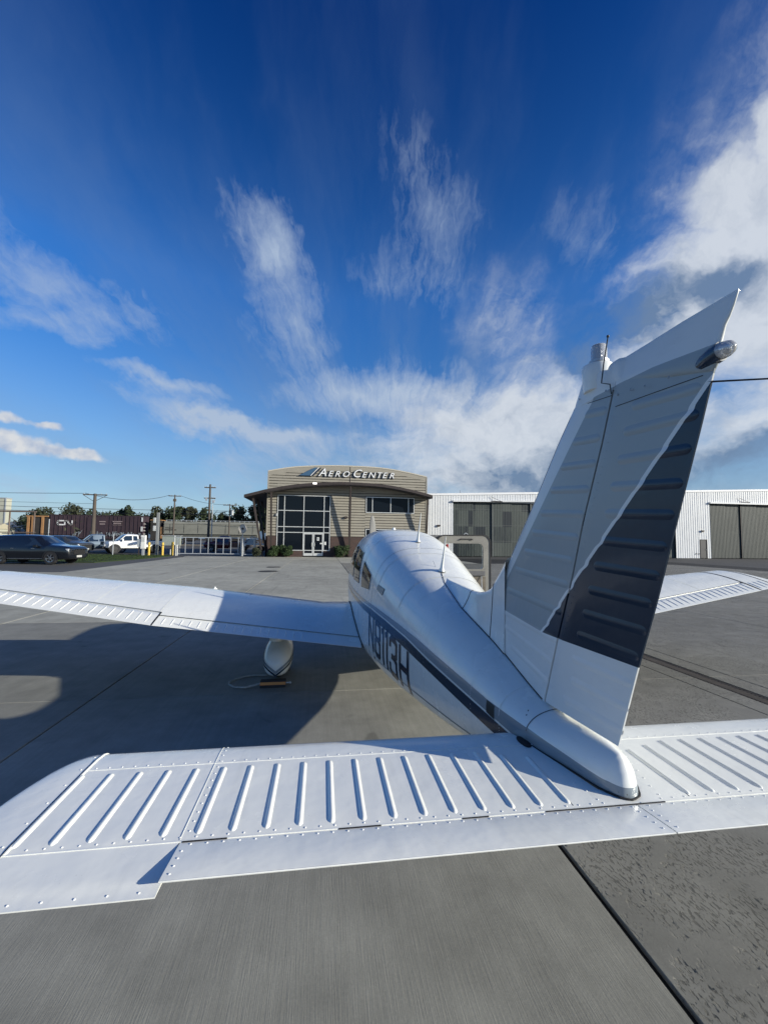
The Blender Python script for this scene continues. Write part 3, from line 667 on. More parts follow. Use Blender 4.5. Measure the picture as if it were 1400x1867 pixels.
bb = MB(); bb.tube([(a[0][0]*1.02-.001, a[0][1], top_pt(a[0][1], a[0][0])+.002) for a in secs], .0022, 4); bb.build('skin_seam', DARK, fil)
bb = MB(); bb.tube([(-sidex_fin(y, top_pt(y, .04)+.01)-.002, y, top_pt(y, sidex_fin(y, 1.1))+.004) for y in np.linspace(.86,.49,12)], .0022, 4); bb.build('skin_seam', DARK, fin)
# fin cap, beacon base
def capsec(z, y0, y1, th, k=14):
    c = [( (1-math.cos(math.pi*i/(k-1)))/2) for i in range(k)]
    return [(-th*math.sin(math.acos(1-2*q))**.8 if q < .5 else -th*(1-.45*(q-.5)), y0+(y1-y0)*q, z+(0)) for q in c]+[(th*math.sin(math.acos(1-2*q))**.8 if q < .5 else th*(1-.45*(q-.5)), y0+(y1-y0)*q, z) for q in reversed(c[1:])]
b = MB(); b.loft([capsec(2.19,.275,.02,.030), capsec(2.215,.262,.012,.031), capsec(2.245,.238,.012,.033), capsec(2.262,.225,.03,.034), capsec(2.275,.212,.07,.035)])
cap = b.build('fin_cap', PT, PL, smooth=True, ang=60)
b = MB(); bc = (0, .128)
b.loft([[(r*.9*math.cos(a), bc[1]+.012+r*math.sin(a), z) for a in np.linspace(0,2*math.pi,24,endpoint=False)] for z, r in ((2.225,.050),(2.27,.055),(2.312,.057),(2.320,.054),(2.324,.04))])
bb_ = b.build('beacon_base', PW, PL, smooth=True, ang=40)
b = MB(); b.cyl((0,.128,2.325),(0,.128,2.334),.034,.034,24); b.build('beacon_collar', STEEL, bb_)
b = MB(); b.loft([[(r*math.cos(a), .128+r*math.sin(a), z) for a in np.linspace(0,2*math.pi,24,endpoint=False)] for z, r in ((2.334,.0275),(2.380,.027),(2.392,.024),(2.396,.012))]); b.build('beacon_lens', BEAC, bb_, smooth=True, ang=50)
b = MB(); b.cyl((0,.128,2.334),(0,.128,2.384),.021,.021,18); ic = b.build('beacon_core', mat('beacon_core', (.16,.17,.19), .35, metal=.8), bb_, smooth=True)
b = MB()
for k in range(10):
    a = 2*math.pi*k/10
    for z in (2.345,2.360,2.375): b.box((.0212*math.cos(a)-.003, .128+.0212*math.sin(a)-.003, z-.003),(.0212*math.cos(a)+.003, .128+.0212*math.sin(a)+.003, z+.003))
b.build('beacon_emitters', mat('emitter', (.8,.82,.85), .1, metal=.6), bb_)
b = MB(); b.tube([(-.032,.024,2.175),(-.036,.024,2.208),(-.040,.062,2.226),(-.045,.04,2.29),(-.052,.007,2.363)], .0022, 6); b.ell((-.052,.007,2.365),(.005,.005,.005),8,6)
b.build('navigation_antenna_rod', mat('dark_rod', (.04,.045,.05), .4), PL, smooth=True)
# rudder cap with the balance horn and lamp
RC_T = [(.085,2.283),(.031,2.291),(-.1,2.292),(-.236,2.295),(-.396,2.292)]
def rc_bot(y): return float(np.interp(y, [-.36,-.32,.005,.085], [2.112,2.116,2.195,2.258]))
secs = []
for y in np.linspace(.088, -.396, 40):
    zt_ = float(np.interp(-y, [-.088,-.031,.1,.236,.396], [2.281,2.291,2.292,2.295,2.293]))
    zb_ = rc_bot(y) if y > -.33 else float(np.interp(y, [-.396,-.378,-.356,-.347,-.33], [2.288,2.246,2.216,2.185,2.116]))
    th = .026*min(1, (.092-y)/.05) if y > .03 else float(np.interp(y, [-.396,-.37,-.33,-.2,.0], [.0022,.004,.0085,.020,.026]))
    rr = []
    for i in range(20):
        a = 2*math.pi*i/20; z = (zt_+zb_)/2+math.copysign(abs(math.sin(a))**.8, math.sin(a))*(zt_-zb_)/2
        fz = (z-zb_)/max(zt_-zb_, .001); wz = th*float(np.interp(fz, [0,.15,.5,.85,1], [.9,1,.62,.30,.10])) if y < 0 else th
        rr.append((math.copysign(min(1, abs(math.cos(a))**.35), math.cos(a))*wz if abs(math.cos(a)) > 1e-3 else 0, y, z))
    secs.append(rr)
b = MB(); b.loft(secs); rcap = b.build('rudder_cap', PT, PL, smooth=True, ang=60)
b = MB(); b.loft([[(r*math.cos(a), y, zc_+r*1.15*math.sin(a)) for a in np.linspace(0,2*math.pi,18,endpoint=False)] for y, r, zc_ in ((-.272,.008,2.148),(-.295,.018,2.15),(-.318,.0215,2.155),(-.345,.0220,2.160))])
boom = b.build('lamp_housing', PN, PL, smooth=True, ang=60)
b = MB(); b.loft([[(r*math.cos(a), y, 2.160+r*math.sin(a)) for a in np.linspace(0,2*math.pi,18,endpoint=False)] for y, r in ((-.345,.0215),(-.36,.0205),(-.374,.015),(-.381,.006))]); b.build('tail_lamp', BEAC, boom, smooth=True, ang=60)
b = MB(); b.ell((0,-.352,2.160),(.013,.016,.013)); b.build('lamp_reflector', CHROME, boom, smooth=True)
# pressed beads: half-capsule that follows a side
def bead_side(name, p0, p1, w, d, sxf, parent, mt, side=-1, n=22):
    p0, p1 = Vector(p0), Vector(p1); ax = (p1-p0); L = ax.length; ax /= L; pr = Vector((-ax.y, ax.x)); b = MB(); rows = []
    for i in range(n+1):
        s_ = L*.5*(1-math.cos(math.pi*i/n)); e = min(s_, L-s_); wf = math.sqrt(max(0, 1-(1-min(e/(w*.5), 1))**2)); row = []
        for j in range(7):
            q = -1+2*j/6; c = p0+ax*s_+pr*(q*w/2*max(wf,.05)); h = d*wf*(math.cos(q*math.pi/2)**1.6 if abs(q) < 1 else 0)
            row.append((side*(sxf(c.x, c.y)+h-.0006), c.x, c.y))
        rows.append(row)
    b.loft(rows, closed=False, caps=False); return b.build(name, mt, parent, smooth=True, ang=80)
FB = [((.179,2.149),(.054,2.13)),((.256,2.062),(.091,2.043)),((.34,1.979),(.117,1.957)),((.42,1.893),(.156,1.868)),((.506,1.801),(.19,1.778)),((.584,1.718),(.226,1.692)),((.663,1.629),(.263,1.603)),((.760,1.538),(.293,1.508)),((.86,1.43),(.341,1.394)),((.90,1.31),(.38,1.275)),((.93,1.245),(.415,1.18)),((.80,1.155),(.442,1.09))]
RB = [((-.053,2.108),(-.29,2.088)),((-.016,2.034),(-.28,2.019)),((.015,1.947),(-.253,1.932)),((.052,1.863),(-.222,1.841)),((.083,1.774),(-.19,1.755)),((.10,1.681),(-.16,1.664)),((.145,1.593),(-.13,1.578)),((.18,1.505),(-.097,1.492)),((.214,1.415),(-.072,1.405)),((.25,1.330),(-.038,1.319)),((.287,1.232),(-.002,1.226)),((.297,1.148),(.02,1.143)),((.35,1.062),(.048,1.06))]
for s in (-1, 1):
    for p, q in FB: bead_side('pressed_bead', p, q, .038, .0036, sidex_fin, fin, PT, s)
    for p, q in RB: bead_side('pressed_bead', p, q, .038, .0036, sidex_rud, rud, PT, s)
# rivets
def rivets(pts, parent, r=.0036, h=.0022, mt=None, name='rivets'):
    b = MB()
    for (p, nrm) in pts:
        p = Vector(p); nrm = Vector(nrm).normalized(); a = nrm.orthogonal().normalized(); c = nrm.cross(a)
        vs = [p+(a*math.cos(2*math.pi*i/8)+c*math.sin(2*math.pi*i/8))*r for i in range(8)]
        vs += [p+nrm*h*.8+(a*math.cos(2*math.pi*i/8)+c*math.sin(2*math.pi*i/8))*r*.62 for i in range(8)]+[p+nrm*h]
        b.add(vs, [(i,(i+1)%8,8+(i+1)%8,8+i) for i in range(8)]+[(8+i,8+(i+1)%8,16) for i in range(8)])
    return b.build(name, mt or RIV, parent, smooth=True, ang=80, kind='stuff', fixn=False)
fr_ = []
for z in np.linspace(1.03, 2.16, 46):
    y = hg(z)+.035; fr_.append(((-sidex_fin(y,z)+.0003, y, z), (-1,0,0)))
rivets(fr_, fin, .0028, .0012, PT)
fr_ = []
for z in np.linspace(1.05, 2.12, 42):
    y = hg(z)-.032; fr_.append(((-sidex_rud(y,z)+.0003, y, z), (-1,0,0)))
rivets(fr_, rud, .0028, .0012, PT)
def seam_side(pts, sxf, parent, r=.0012, mt=None):
    bb = MB(); bb.tube([(-sxf(y, z)-.0004, y, z) for y, z in pts], r, 4); bb.build('skin_seam', mt or DARK, parent)
seam_side([(.263,2.228-.05+.045-.03),(.15,2.185),(.03,2.172)], sidex_fin, fin)
seam_side([(.012,2.128),(-.15,2.122),(-.295,2.116)], sidex_rud, rud)
seam_side([(le(z)-.028, z) for z in np.linspace(1.45,2.17,14)], sidex_fin, fin, .0009, SEAMM)
sc_pts = [((-.030,y,z),(-1,0,0)) for y,z in ((.0,2.165),(-.06,2.160),(-.12,2.150),(-.21,2.142),(.20,2.215),(.05,2.195))]
rivets([((-.0275 if p[0][1]<.01 else -.033,p[0][1],p[0][2]),p[1]) for p in sc_pts], rcap, .0042, .0012, PG, 'screws')
rivets([((-.145,.425,.97),(-1,0,.6)),((-.135,.43,.985),(-1,0,.8)),((-.034,.032,.882),(-1,-.6,0)),((-.013,.019,.880),(-.2,-1,0))], fus, .0042, .0015, SEAMM, 'screws')

b = MB(); b.tube([(0,-.300,2.097),(0,-.325,2.089),(.0,-.455,2.0465),(0,-.54,2.018)], [.0035,.0024,.0020,.0016], 6); b.build('static_wick', DARK, PL)
# ---- stabilator
ZS = .8643
def st_top(y):
    return float(np.interp(y, [-.168,-.135,-.128,0,.02,.38,.45,.50,.53,.5425], [.8545,.8555,.8575,.8635,.8655,.8735,.8735,.868,.858,.842]))
def st_bot(y): return float(np.interp(y, [-.168,-.128,0,.2,.45,.53,.5425], [.8515,.850,.835,.812,.812,.828,.840]))
YC = [.5425,.540,.533,.520,.50,.475,.45,.415,.38,.33,.25,.15,.08,.02,0,-.05,-.10,-.128,-.135,-.168]
def xin(y):
    if y < .03: return 0.
    t_, hwv = y, sx(y, .868); return max(hwv+.010, 0) if y < .50 else max(hwv+.012+(y-.50)*.9, 0)
XT = 1.767
XSEAM = 1.343
def stab_half(s, tabcut=True):
    b = MB(); xs_ = [0.0]+list(np.linspace(.12, XT, 22))
    yc = [y for y in YC]
    top, bot = [], []
    for k_, q in enumerate(np.linspace(0, 1, 24)):
        tr, br = [], []
        for y in yc:
            x = xin(y)+(XT-xin(y))*q; tr.append((s*x, y, st_top(y))); br.append((s*x, y, st_bot(y)))
        top.append(tr); bot.append(br)
    # keep y >= 0 everywhere; y < 0 only outboard of the tab
    n = len(yc); i0 = yc.index(0)
    def grid(rows, flip):
        vs = [p for r_ in rows for p in r_]; fs = []
        for i in range(len(rows)-1):
            for j in range(n-1):
                if j >= i0: continue
                fs.append((i*n+j, i*n+j+1, (i+1)*n+j+1, (i+1)*n+j))
        b.add(vs, fs)
    grid(top, 0); grid(bot, 1)
    # rear (hinge) wall
    b.add([(s*0,0,.8635),(s*XT,0,.8635),(s*XT,0,.835),(0,0,.835)], [(0,1,2,3)])
    vi = []
    for y in yc[:i0+1]: vi += [(s*xin(y), y, st_top(y)), (s*xin(y), y, st_bot(y))]
    b.add(vi, [(2*j, 2*j+1, 2*j+3, 2*j+2) for j in range(i0)])
    # outboard trailing part
    yo = yc[i0:]; vo = []
    for x in (XSEAM, XT):
        for y in yo: vo += [(s*x, y-.0005*(y==0), st_top(y)), (s*x, y-.0005*(y==0), st_bot(y))]
    k = len(yo)*2
    fs = []
    for j in range(len(yo)-1):
        fs += [(2*j, 2*j+2, k+2*j+2, k+2*j), (2*j+1, k+2*j+1, k+2*j+3, 2*j+3), (2*j, 2*j+1, 2*j+3, 2*j+2)]
    fs.append((k-2, k-1, 2*k-1, 2*k-2)); b.add(vo, fs)
    o = b.build('stabilator', PW, PL, smooth=True, ang=25)
    # tip: fibreglass cap with rounded plan
    rows = []
    for q in np.linspace(0, 1, 12):
        row = []
        xe = XT+.175*math.sin(q*math.pi/2)
        ylead = .545-.60*(1-math.cos(q*math.pi/2))**1.25; ytail = -.168+.01*q
        th = math.cos(q*math.pi/2)**.55
        for u in np.linspace(0, 1, 16):
            c_ = (1-math.cos(math.pi*u))/2; y = ylead+(ytail-ylead)*c_; y0 = .5425+(-.168-.5425)*c_
            zt_, zb_ = st_top(y0), st_bot(y0); zmid = .5*(zt_+zb_); row.append((s*xe, y, zmid+(zt_-zmid)*th))
        for u in np.linspace(1, 0, 16):
            c_ = (1-math.cos(math.pi*u))/2; y = ylead+(ytail-ylead)*c_; y0 = .5425+(-.168-.5425)*c_
            zt_, zb_ = st_top(y0), st_bot(y0); zmid = .5*(zt_+zb_); row.append((s*xe, y, zmid+(zb_-zmid)*th))
        rows.append(row)
    bt = MB(); bt.loft(rows); bt.build('stabilator_tip', PW, o, smooth=True, ang=60)
    bt = MB(); bt.tube([(s*(XT-.004), y, st_top(y)+.001) for y in YC[1:15]], .0035, 5); bt.build('tip_rib', PW, o, smooth=True)
    bt = MB(); bt.tube([(s*(XT+.002), y, st_top(y)+.0005) for y in YC[1:18]], .0018, 4); bt.build('skin_seam', DARK, o)
    # seams as slightly proud lap edges
    bt = MB(); bt.box((s*.13 if s>0 else -XT, .379, st_top(.38)-.0005),(s*XT if s>0 else -.13, .3835, st_top(.38)+.0013)); bt.build('skin_lap', PW, o)
    bt = MB(); bt.box((min(s*.02,s*XT), -.0035, .8625),(max(s*.02,s*XT), .0025, .8652)); bt.build('hinge_lap', PW, o)
    bt = MB(); bt.tube([(s*(XSEAM+.0), y, st_top(y)+.0003) for y in YC[2:15]], .0016, 4); bt.build('skin_lap', PW, o)
    bt = MB(); bt.tube([(s*.201, .012, st_top(.012)), (s*.201, .125, st_top(.125)+.0002)], .0012, 4); bt.build('skin_seam', DARK, o)
    # rivets
    pts = []
    for x in np.arange(.10, XT-.01, .0415): pts.append(((s*x, .012, st_top(.012)), (0,0,1)))
    for x in np.arange(.16, XT-.02, .0415): pts.append(((s*x, .392, st_top(.392)), (0,0,1)))
    for y in np.arange(.035, .53, .040): pts.append(((s*(XSEAM-.016), y, st_top(y)), (0,0,1)))
    for x in np.arange(XSEAM+.04, XT, .068): pts.append(((s*x, -.152, st_top(-.152)), (0,0,1)))
    for y in np.arange(.03,.36,.045): pts.append(((s*(xin(max(y,.06))+.045), y, st_top(y)), (0,0,1)))
    for y in np.arange(-.15,.5,.09): pts.append(((s*(XT+.018), y, st_top(y)-.0002), (0,0,1)))
    rivets(pts, o)
    # pressed beads
    bm_ = None
    for k in range(18):
        x = (2.3+k)*.0911; y1 = .3525
        if k == 0: y1 = .30
        if k == 1: y1 = .325
        bd = MB(); rows = []; w_, d_, n_ = .0215, .0064, 26; L = y1-.020
        for i in range(n_+1):
            t_ = .5*(1-math.cos(math.pi*i/n_)); e = min(t_, 1-t_)*L; wf = math.sqrt(max(0, 1-(1-min(e/(w_*.6), 1))**2)); y = .020+L*t_
            rows.append([(s*x+q*w_/2*max(wf,.04), y, st_top(y)-.0006+d_*wf*math.cos(q*math.pi/2)**1.1) for q in (-.999,-.75,-.5,-.25,0,.25,.5,.75,.999)])
        bd.loft(rows, closed=False, caps=False); bd.build('pressed_bead', PW, o, smooth=True, ang=80)
    return o
SL = stab_half(-1); SR = stab_half(1)
def tab(x0, x1):
    b = MB(); a0 = .0055
    prof = [(-.004,.8628),(-.010,.8642),(-.152,.8800),(-.158,.8785),(-.157,.8765),(-.05,.858),(-.004,.845)]
    b.xprism(prof, x0, x1); o = b.build('trim_tab', PW, PL, smooth=True, ang=30)
    tz = lambda y: .8642+(y+.010)/(-.142)*.0158
    pts = [((x, -.017, tz(-.017)), (0,0,1)) for x in np.arange(x0+.03, x1-.01, .0415)]
    for xx in ((x0+.016) if x0 < -1 else x0+.02, (x1-.02)): 
        pts += [((xx, y, tz(y)), (0,0,1)) for y in (-.045,-.075,-.105,-.135)]
    rivets(pts, o)
    bt = MB(); bt.tube([(x0,-.157,.8783),(x1,-.157,.8783)], .0022, 6); bt.build('tab_edge', PW, o)
    return o
tab(-XSEAM+.003, -.0022); tab(.0022, XSEAM-.003)
b = MB()
for x0, x1 in ((-1.335,-1.22),(-.92,-.80),(-.56,-.48),(-.30,.10),(.6,.8)):
    b.box((x0, -.0055, .8600),(x1, -.0030, .8658))
b.build('hinge_pin_gap', DARK, SL)
b = MB(); b.tube([(sx(y,.872)*1+.006, y, .870) for y in np.linspace(.09,.024,6)]+[(.012,.014,.868),(0,.011,.868),(-.012,.014,.868)]+[(-sx(y,.872)-.004, y, .870) for y in np.linspace(.024,.4,14)], .0032, 6); b.build('cone_gap', DARK, SL)
b = MB(); b.ell((-.168,.405,.8745),(.022,.050,.004),14,6); b.build('horn_opening', DARK, SL)

# ---- wings
def foil(c, t=.15, m_=.02, p=.45):
    yt = 5*t*(.2969*math.sqrt(max(c,0))-.1260*c-.3516*c**2+.2843*c**3-.1036*c**4)
    yc = m_/p**2*(2*p*c-c*c) if c < p else m_/(1-p)**2*((1-2*p)+2*p*c-c*c)
    return yc+yt, yc-yt
Z0, DIH, SW, XK, INC = .452, .126, .16, 2.67, .08
def wpar(x):
    ax = abs(x); yte = 3.367+max(0, ax-XK)*SW; zte = Z0+ax*DIH
    ch = float(np.interp(ax, [.5,.95,XK,5.2], [1.86,1.64,1.63,1.07])); return yte, zte, ch
def wtop(x, y):
    yte, zte, ch = wpar(x); s_ = (y-yte)/ch; u, l = foil(1-s_); return zte+ch*(u+s_*INC)
def wbot(x, y):
    yte, zte, ch = wpar(x); s_ = (y-yte)/ch; u, l = foil(1-s_); return zte+ch*(l+s_*INC)
WC = [(1-math.cos(math.pi*i/26))/2 for i in range(27)]
def wsec(x, cmax=1., s=1, gapd=None, k=1.):
    yte, zte, ch = wpar(x); cm = 1-(gapd/ch) if gapd else 1.
    tp, bt = [], []
    for c_ in WC:
        c2 = c_*cm; u, l = foil(c2); y = yte+ch*(1-c2)
        tp.append((s*x, y, zte+ch*(u+(1-c2)*INC))); bt.append((s*x, y, zte+ch*(l+(1-c2)*INC)))
    return tp+bt[::-1][:-1]
FL, AI = .205, .275
def wing(s):
    b = MB(); b.loft([wsec(x, s=s, gapd=FL+.006) for x in (.45,.7,.95,1.4,1.9,2.3,2.668)]); 
    b.loft([wsec(x, s=s, gapd=AI+.006) for x in (2.668,3.2,3.8,4.4,4.86)]); b.loft([wsec(x, s=s) for x in (4.875,5.0,5.2)])
    o = b.build('wing', PW, PL, smooth=True, ang=45)
    def surf(name, x0, x1, d, nb, xb0):
        bb = MB(); secs = []
        for x in np.linspace(x0, x1, 6):
            yte, zte, ch = wpar(x); tp, bt = [], []
            for q in (0,.08,.3,.6,1):
                y = yte+d*(1-q); u = wtop(x, y); l = wbot(x, y)
                if q == 0: u -= .012; l += .012
                if q == 1: u += .002; l -= .001
                tp.append((s*x, y, u)); bt.append((s*x, y, l))
            secs.append(tp+bt[::-1])
        bb.loft(secs); w_ = bb.build(name, PW, o, smooth=True, ang=35)
        return w_
    fl = surf('flap', .545, 2.662, FL, 0, 0); ai = surf('aileron', 2.676, 4.862, AI, 0, 0)
    tip = MB(); rows = []
    for q in np.linspace(0, 1, 8):
        x = 5.205+.16*math.sin(q*math.pi/2); base = wsec(5.205, s=s); yte, zte, ch = wpar(5.205); f = math.cos(q*math.pi/2)
        rows.append([(s*x, yte+(p[1]-yte)*(1-.45*(1-f)), zte+.03+(p[2]-zte-.03)*max(f,.06)**.8+(x-5.2)*.05) for p in base])
    tip.loft(rows); tip.build('wing_tip', PW, o, smooth=True, ang=60)
    # dark chordwise joints
    def joint(x, y0, y1, wd, par, mt=DARK, lift=.002):
        j = MB(); ys_ = np.linspace(y0, y1, 24); j.loft([[(s*(x-wd/2), y, wtop(x-wd/2, y)+lift), (s*(x+wd/2), y, wtop(x+wd/2, y)+lift)] for y in ys_], closed=False, caps=False)
        j.build('skin_seam', mt, par)
    yt = lambda x: wpar(x)[0]
    joint(4.868, yt(4.868)+.01, yt(4.868)+1.08, .028, o); joint(5.203, yt(5.2)+.01, yt(5.2)+1.0, .016, o)
    joint(2.67, yt(2.67)+.005, yt(2.67)+.28, .016, o)
    for xx in (1.9,): joint(xx, yt(xx)+1.15, yt(xx)+1.6, .006, o, SEAMM)
    for xx in (2.69, 3.4, 4.1): joint(xx, yt(xx)+.3, yt(xx)+1.2, .008, o, PW, .003)
    # spanwise hinge gaps
    for (a, c_, d) in ((.56,2.665,FL),(2.68,4.86,AI)):
        j = MB(); j.loft([[(s*x, wpar(x)[0]+d-.001, wtop(x, wpar(x)[0]+d)+.0012),(s*x, wpar(x)[0]+d+.0105, wtop(x, wpar(x)[0]+d+.01)+.0012)] for x in np.linspace(a, c_, 12)], closed=False, caps=False)
        j.build('hinge_gap', DARK if d == FL else SEAMM, o)
    # spar rivet line near the leading edge
    j = MB(); j.loft([[(s*x, wpar(x)[0]+1.28*wpar(x)[2]/1.63, wtop(x, wpar(x)[0]+1.28*wpar(x)[2]/1.63)+.001),(s*x, wpar(x)[0]+1.285*wpar(x)[2]/1.63, wtop(x, wpar(x)[0]+1.285*wpar(x)[2]/1.63)+.001)] for x in np.linspace(1., 5.1, 30)], closed=False, caps=False)
    j.build('skin_lap', SEAMM, o)
    # pressed beads on flap and aileron
    def wb(x, d0, d1, par, skew=0):
        bd = MB(); w_ = .017; rows = []
        for i in range(7):
            t_ = i/6; wf = .1 if i in (0,6) else 1; y = wpar(x)[0]+d0+(d1-d0)*t_
            rows.append([(s*x+q*w_/2*wf, y, wtop(x, y)-.0005+.007*wf*math.cos(q*math.pi/2)) for q in (-.999,-.5,0,.5,.999)])
        bd.loft(rows, closed=False, caps=False); bd.build('pressed_bead', PW, par, smooth=True, ang=80)
    for k in range(17): wb(1.18+k*.088, .03, FL-.035, fl)
    for k in range(22): wb(2.755+k*.0965, .03, AI-.03, ai)
    for k in range(3): wb(4.93+k*.09, .03, AI-.03, o)
    pr = []
    for x in np.arange(1.0, 5.1, .06):
        y = wpar(x)[0]+1.24*wpar(x)[2]/1.63; pr.append(((s*x, y, wtop(x,y)), (0,0,1)))
    rivets(pr, o, .004, .002)
    return o
WL = wing(-1); WR = wing(1)
# root joint: dark line where the wing meets the fuselage, and the pale fairing edge
for s in (-1, 1):
    pts = []
    for y in np.linspace(3.375, 5.05, 26):
        xg = .5
        for _ in range(12): xg = .5*(xg+sx(y, wtop(max(xg,.46), y))) if wtop(max(xg,.46), y) < fpar(y)[3] else xg
        pts.append((s*(xg+.004), y, wtop(max(xg,.46), y)+.002))
    b = MB(); b.tube(pts, .007, 5); b.build('wing_root_seam', DARK, fus)
b = MB(); x0 = -2.42; y0 = wpar(2.42)[0]+1.5
b.tube([(x0, y0, wtop(2.42, y0)),(x0, y0+.01, wtop(2.42,y0)+.03)], .012, 8); b.cyl((x0,y0,wtop(2.42,y0)+.0),(x0,y0,wtop(2.42,y0)+.012),.035,.03,14); b.build('fuel_cap', PW, WL, smooth=True)

# ---- landing gear: legs, wheels, spats
def gear(x, y, fr=False):
    s = 1 if x > 0 else -1
    zw = (wbot(abs(x), y) if not fr else .52)
    b = MB(); b.cyl((x, y+.10, .19),(x, y+.12, zw+.06), .030, .036, 12)
    b.cyl((x, y+.11, .30),(x, y+.12, .42), .045, .045, 12); leg = b.build('gear_leg', STEEL, PL, smooth=True)
    b = MB(); tp = []
    for i in range(25):
        a = 2*math.pi*i/24
    R_, r_ = .185, .060; vs = []; n1, n2 = 28, 10
    for i in range(n1):
        a = 2*math.pi*i/n1
        for j in range(n2):
            c_ = 2*math.pi*j/n2; rr = R_-r_+r_*math.cos(c_)*1.0
            vs.append((x+r_*1.15*math.sin(c_), y+.10+rr*math.cos(a), .187+rr*math.sin(a)))
    b.add(vs, [(i*n2+j, ((i+1)%n1)*n2+j, ((i+1)%n1)*n2+(j+1)%n2, i*n2+(j+1)%n2) for i in range(n1) for j in range(n2)])
    b.cyl((x-.05,y+.10,.187),(x+.05,y+.10,.187),.10,.10,20); wh = b.build('wheel', RUB, PL, smooth=True)
    # spat
    prof = [(-.36,.28,.02),(-.345,.28,.085),(-.31,.28,.125),(-.24,.28,.150),(-.12,.28,.165),(.02,.29,.170),(.18,.29,.165),(.32,.285,.145),(.44,.27,.10),(.50,.26,.015)]
    secs = []
    for (dy, zc_, hw) in prof:
        f = min(1, hw/.17); zb_ = .075+.09*(1-f); zt_ = float(np.interp(dy, [-.36,-.31,-.24,-.1,.1,.35,.5], [.24,.335,.385,.44,.46,.42,.27]))
        secs.append([(x+hw*math.copysign(abs(math.cos(a))**.75, math.cos(a)), y+.10+dy, (zt_+zb_)/2+(zt_-zb_)/2*math.copysign(abs(math.sin(a))**.8, math.sin(a))) for a in np.linspace(0, 2*math.pi, 28, endpoint=False)])
    b = MB(); b.loft(secs); sp = b.build('wheel_spat', PW, PL, smooth=True, ang=60)
    # chevron stripes around the rear of the spat
    def sec_at(dy):
        D = [p[0] for p in prof]; i = max(0, min(len(D)-2, sum(1 for d in D if d <= dy)-1)); f = (dy-D[i])/(D[i+1]-D[i])
        return [Vector(secs[i][k]).lerp(Vector(secs[i+1][k]), f) for k in range(28)]
    def ptz(dy, z, sd):
        S = sec_at(dy); best = None
        for k in range(28):
            p, q = S[k], S[(k+1)%28]
            if (p.x-x)*sd < -.0005 or (q.x-x)*sd < -.0005: continue
            if (p.z-z)*(q.z-z) <= 0 and abs(p.z-q.z) > 1e-6:
                return p.lerp(q, (z-p.z)/(q.z-p.z))
        return Vector((x, S[0].y, z))
    for (zt_, h_, mt, nm) in ((.215,.030,PG,'grey_stripe'),(.175,.022,PN,'navy_stripe')):
        wid = [p[2] for p in prof[:6]]; dys = [p[0] for p in prof[:6]]
        st = MB(); rows = []
        for xo in list(np.linspace(-.166,.166,31)):
            dy = float(np.interp(abs(xo), wid, dys)); zc_ = zt_-.045+abs(xo)*.75
            rows.append([(x+xo*1.02, y+.10+dy-.006, zc_-h_*q) for q in (0,.5,1)])
        for sgn in (-1,1):
            side_ = [[(x+sgn*(.1715+.002*(dy > -.1)), y+.10+dy, zt_+.0795+(dy+.12)*.12-h_*q) for q in (0,.5,1)] for dy in (-.115,-.05,.02,.12,.2)]
            sd_ = MB(); sd_.loft(side_, closed=False, caps=False); sd_.build(nm, mt, sp, smooth=True)
        st.loft(rows, closed=False, caps=False); st.build(nm, mt, sp, smooth=True)
    # inner moulded panel on the top rear of the spat
    b = MB(); b.loft([[(x-.035+w_*math.cos(a), y+.10+dy+l_*math.sin(a), z) for a in np.linspace(0,2*math.pi,20,endpoint=False)] for w_, l_, dy, z in ((.085,.14,.02,.44),(.085,.14,.02,.472),(.070,.12,.03,.478),(.055,.10,.04,.462))])
    b.build('spat_fairing', PW, sp, smooth=True, ang=40)
gear(-1.477, 4.07); gear(1.477, 4.07); gear(0, 6.05, True)
# ---- nose
b = MB(); b.loft([[(r*math.cos(a), y, 1.06+r*math.sin(a)) for a in np.linspace(0,2*math.pi,24,endpoint=False)] for y, r in ((6.72,.16),(6.76,.16),(6.86,.13),(6.95,.08),(7.0,.02))])
spn = b.build('spinner', PW, PL, smooth=True, ang=60)
def blade(sg):
    b = MB(); rows = []
    for z, c_, th, tw in ((.10,.045,.025,.9),(.25,.070,.018,.7),(.5,.082,.013,.5),(.75,.075,.009,.38),(.92,.058,.006,.32),(1.03,.034,.004,.3),(1.065,.010,.002,.3)):
        rows.append([(-.055*(z/1.06)+sg*0+(c_*math.cos(a))*math.cos(tw)-(th*math.sin(a))*math.sin(tw)*-1, 6.77+(c_*math.cos(a))*math.sin(tw)+th*math.sin(a)*math.cos(tw), 1.075+sg*z) for a in np.linspace(0,2*math.pi,14,endpoint=False)])
    b.loft(rows); b.build('propeller_blade', mat('blade_grey', (.09,.092,.095), .5, metal=.3), PL, smooth=True)
blade(1); blade(-1)
# ---- open cabin door on the right side
DY = 4.85
def rpath(x0, z0, x1, z1, r, n=5, rt=None):
    rt = rt or r; out = []
    for (cx_, cz_, a0, rr) in ((x1-rt, z1-rt, 0, rt),(x0+rt, z1-rt, 90, rt),(x0+r, z0+r, 180, r),(x1-r, z0+r, 270, r)):
        for k in range(n+1): a = R(a0+90*k/n); out.append((cx_+rr*math.cos(a), cz_+rr*math.sin(a)))
    return out
def plate(o_, i_, y0, y1):
    b = MB(); n = len(o_); vs = [(x, y0, z) for x, z in o_]+[(x, y0, z) for x, z in i_]+[(x, y1, z) for x, z in o_]+[(x, y1, z) for x, z in i_]
    fs = []
    for i in range(n):
        j = (i+1)%n; fs += [(i,j,n+j,n+i),(2*n+i,3*n+i,3*n+j,2*n+j),(i,2*n+i,2*n+j,j),(n+i,n+j,3*n+j,3*n+i)]
    b.add(vs, fs); return b
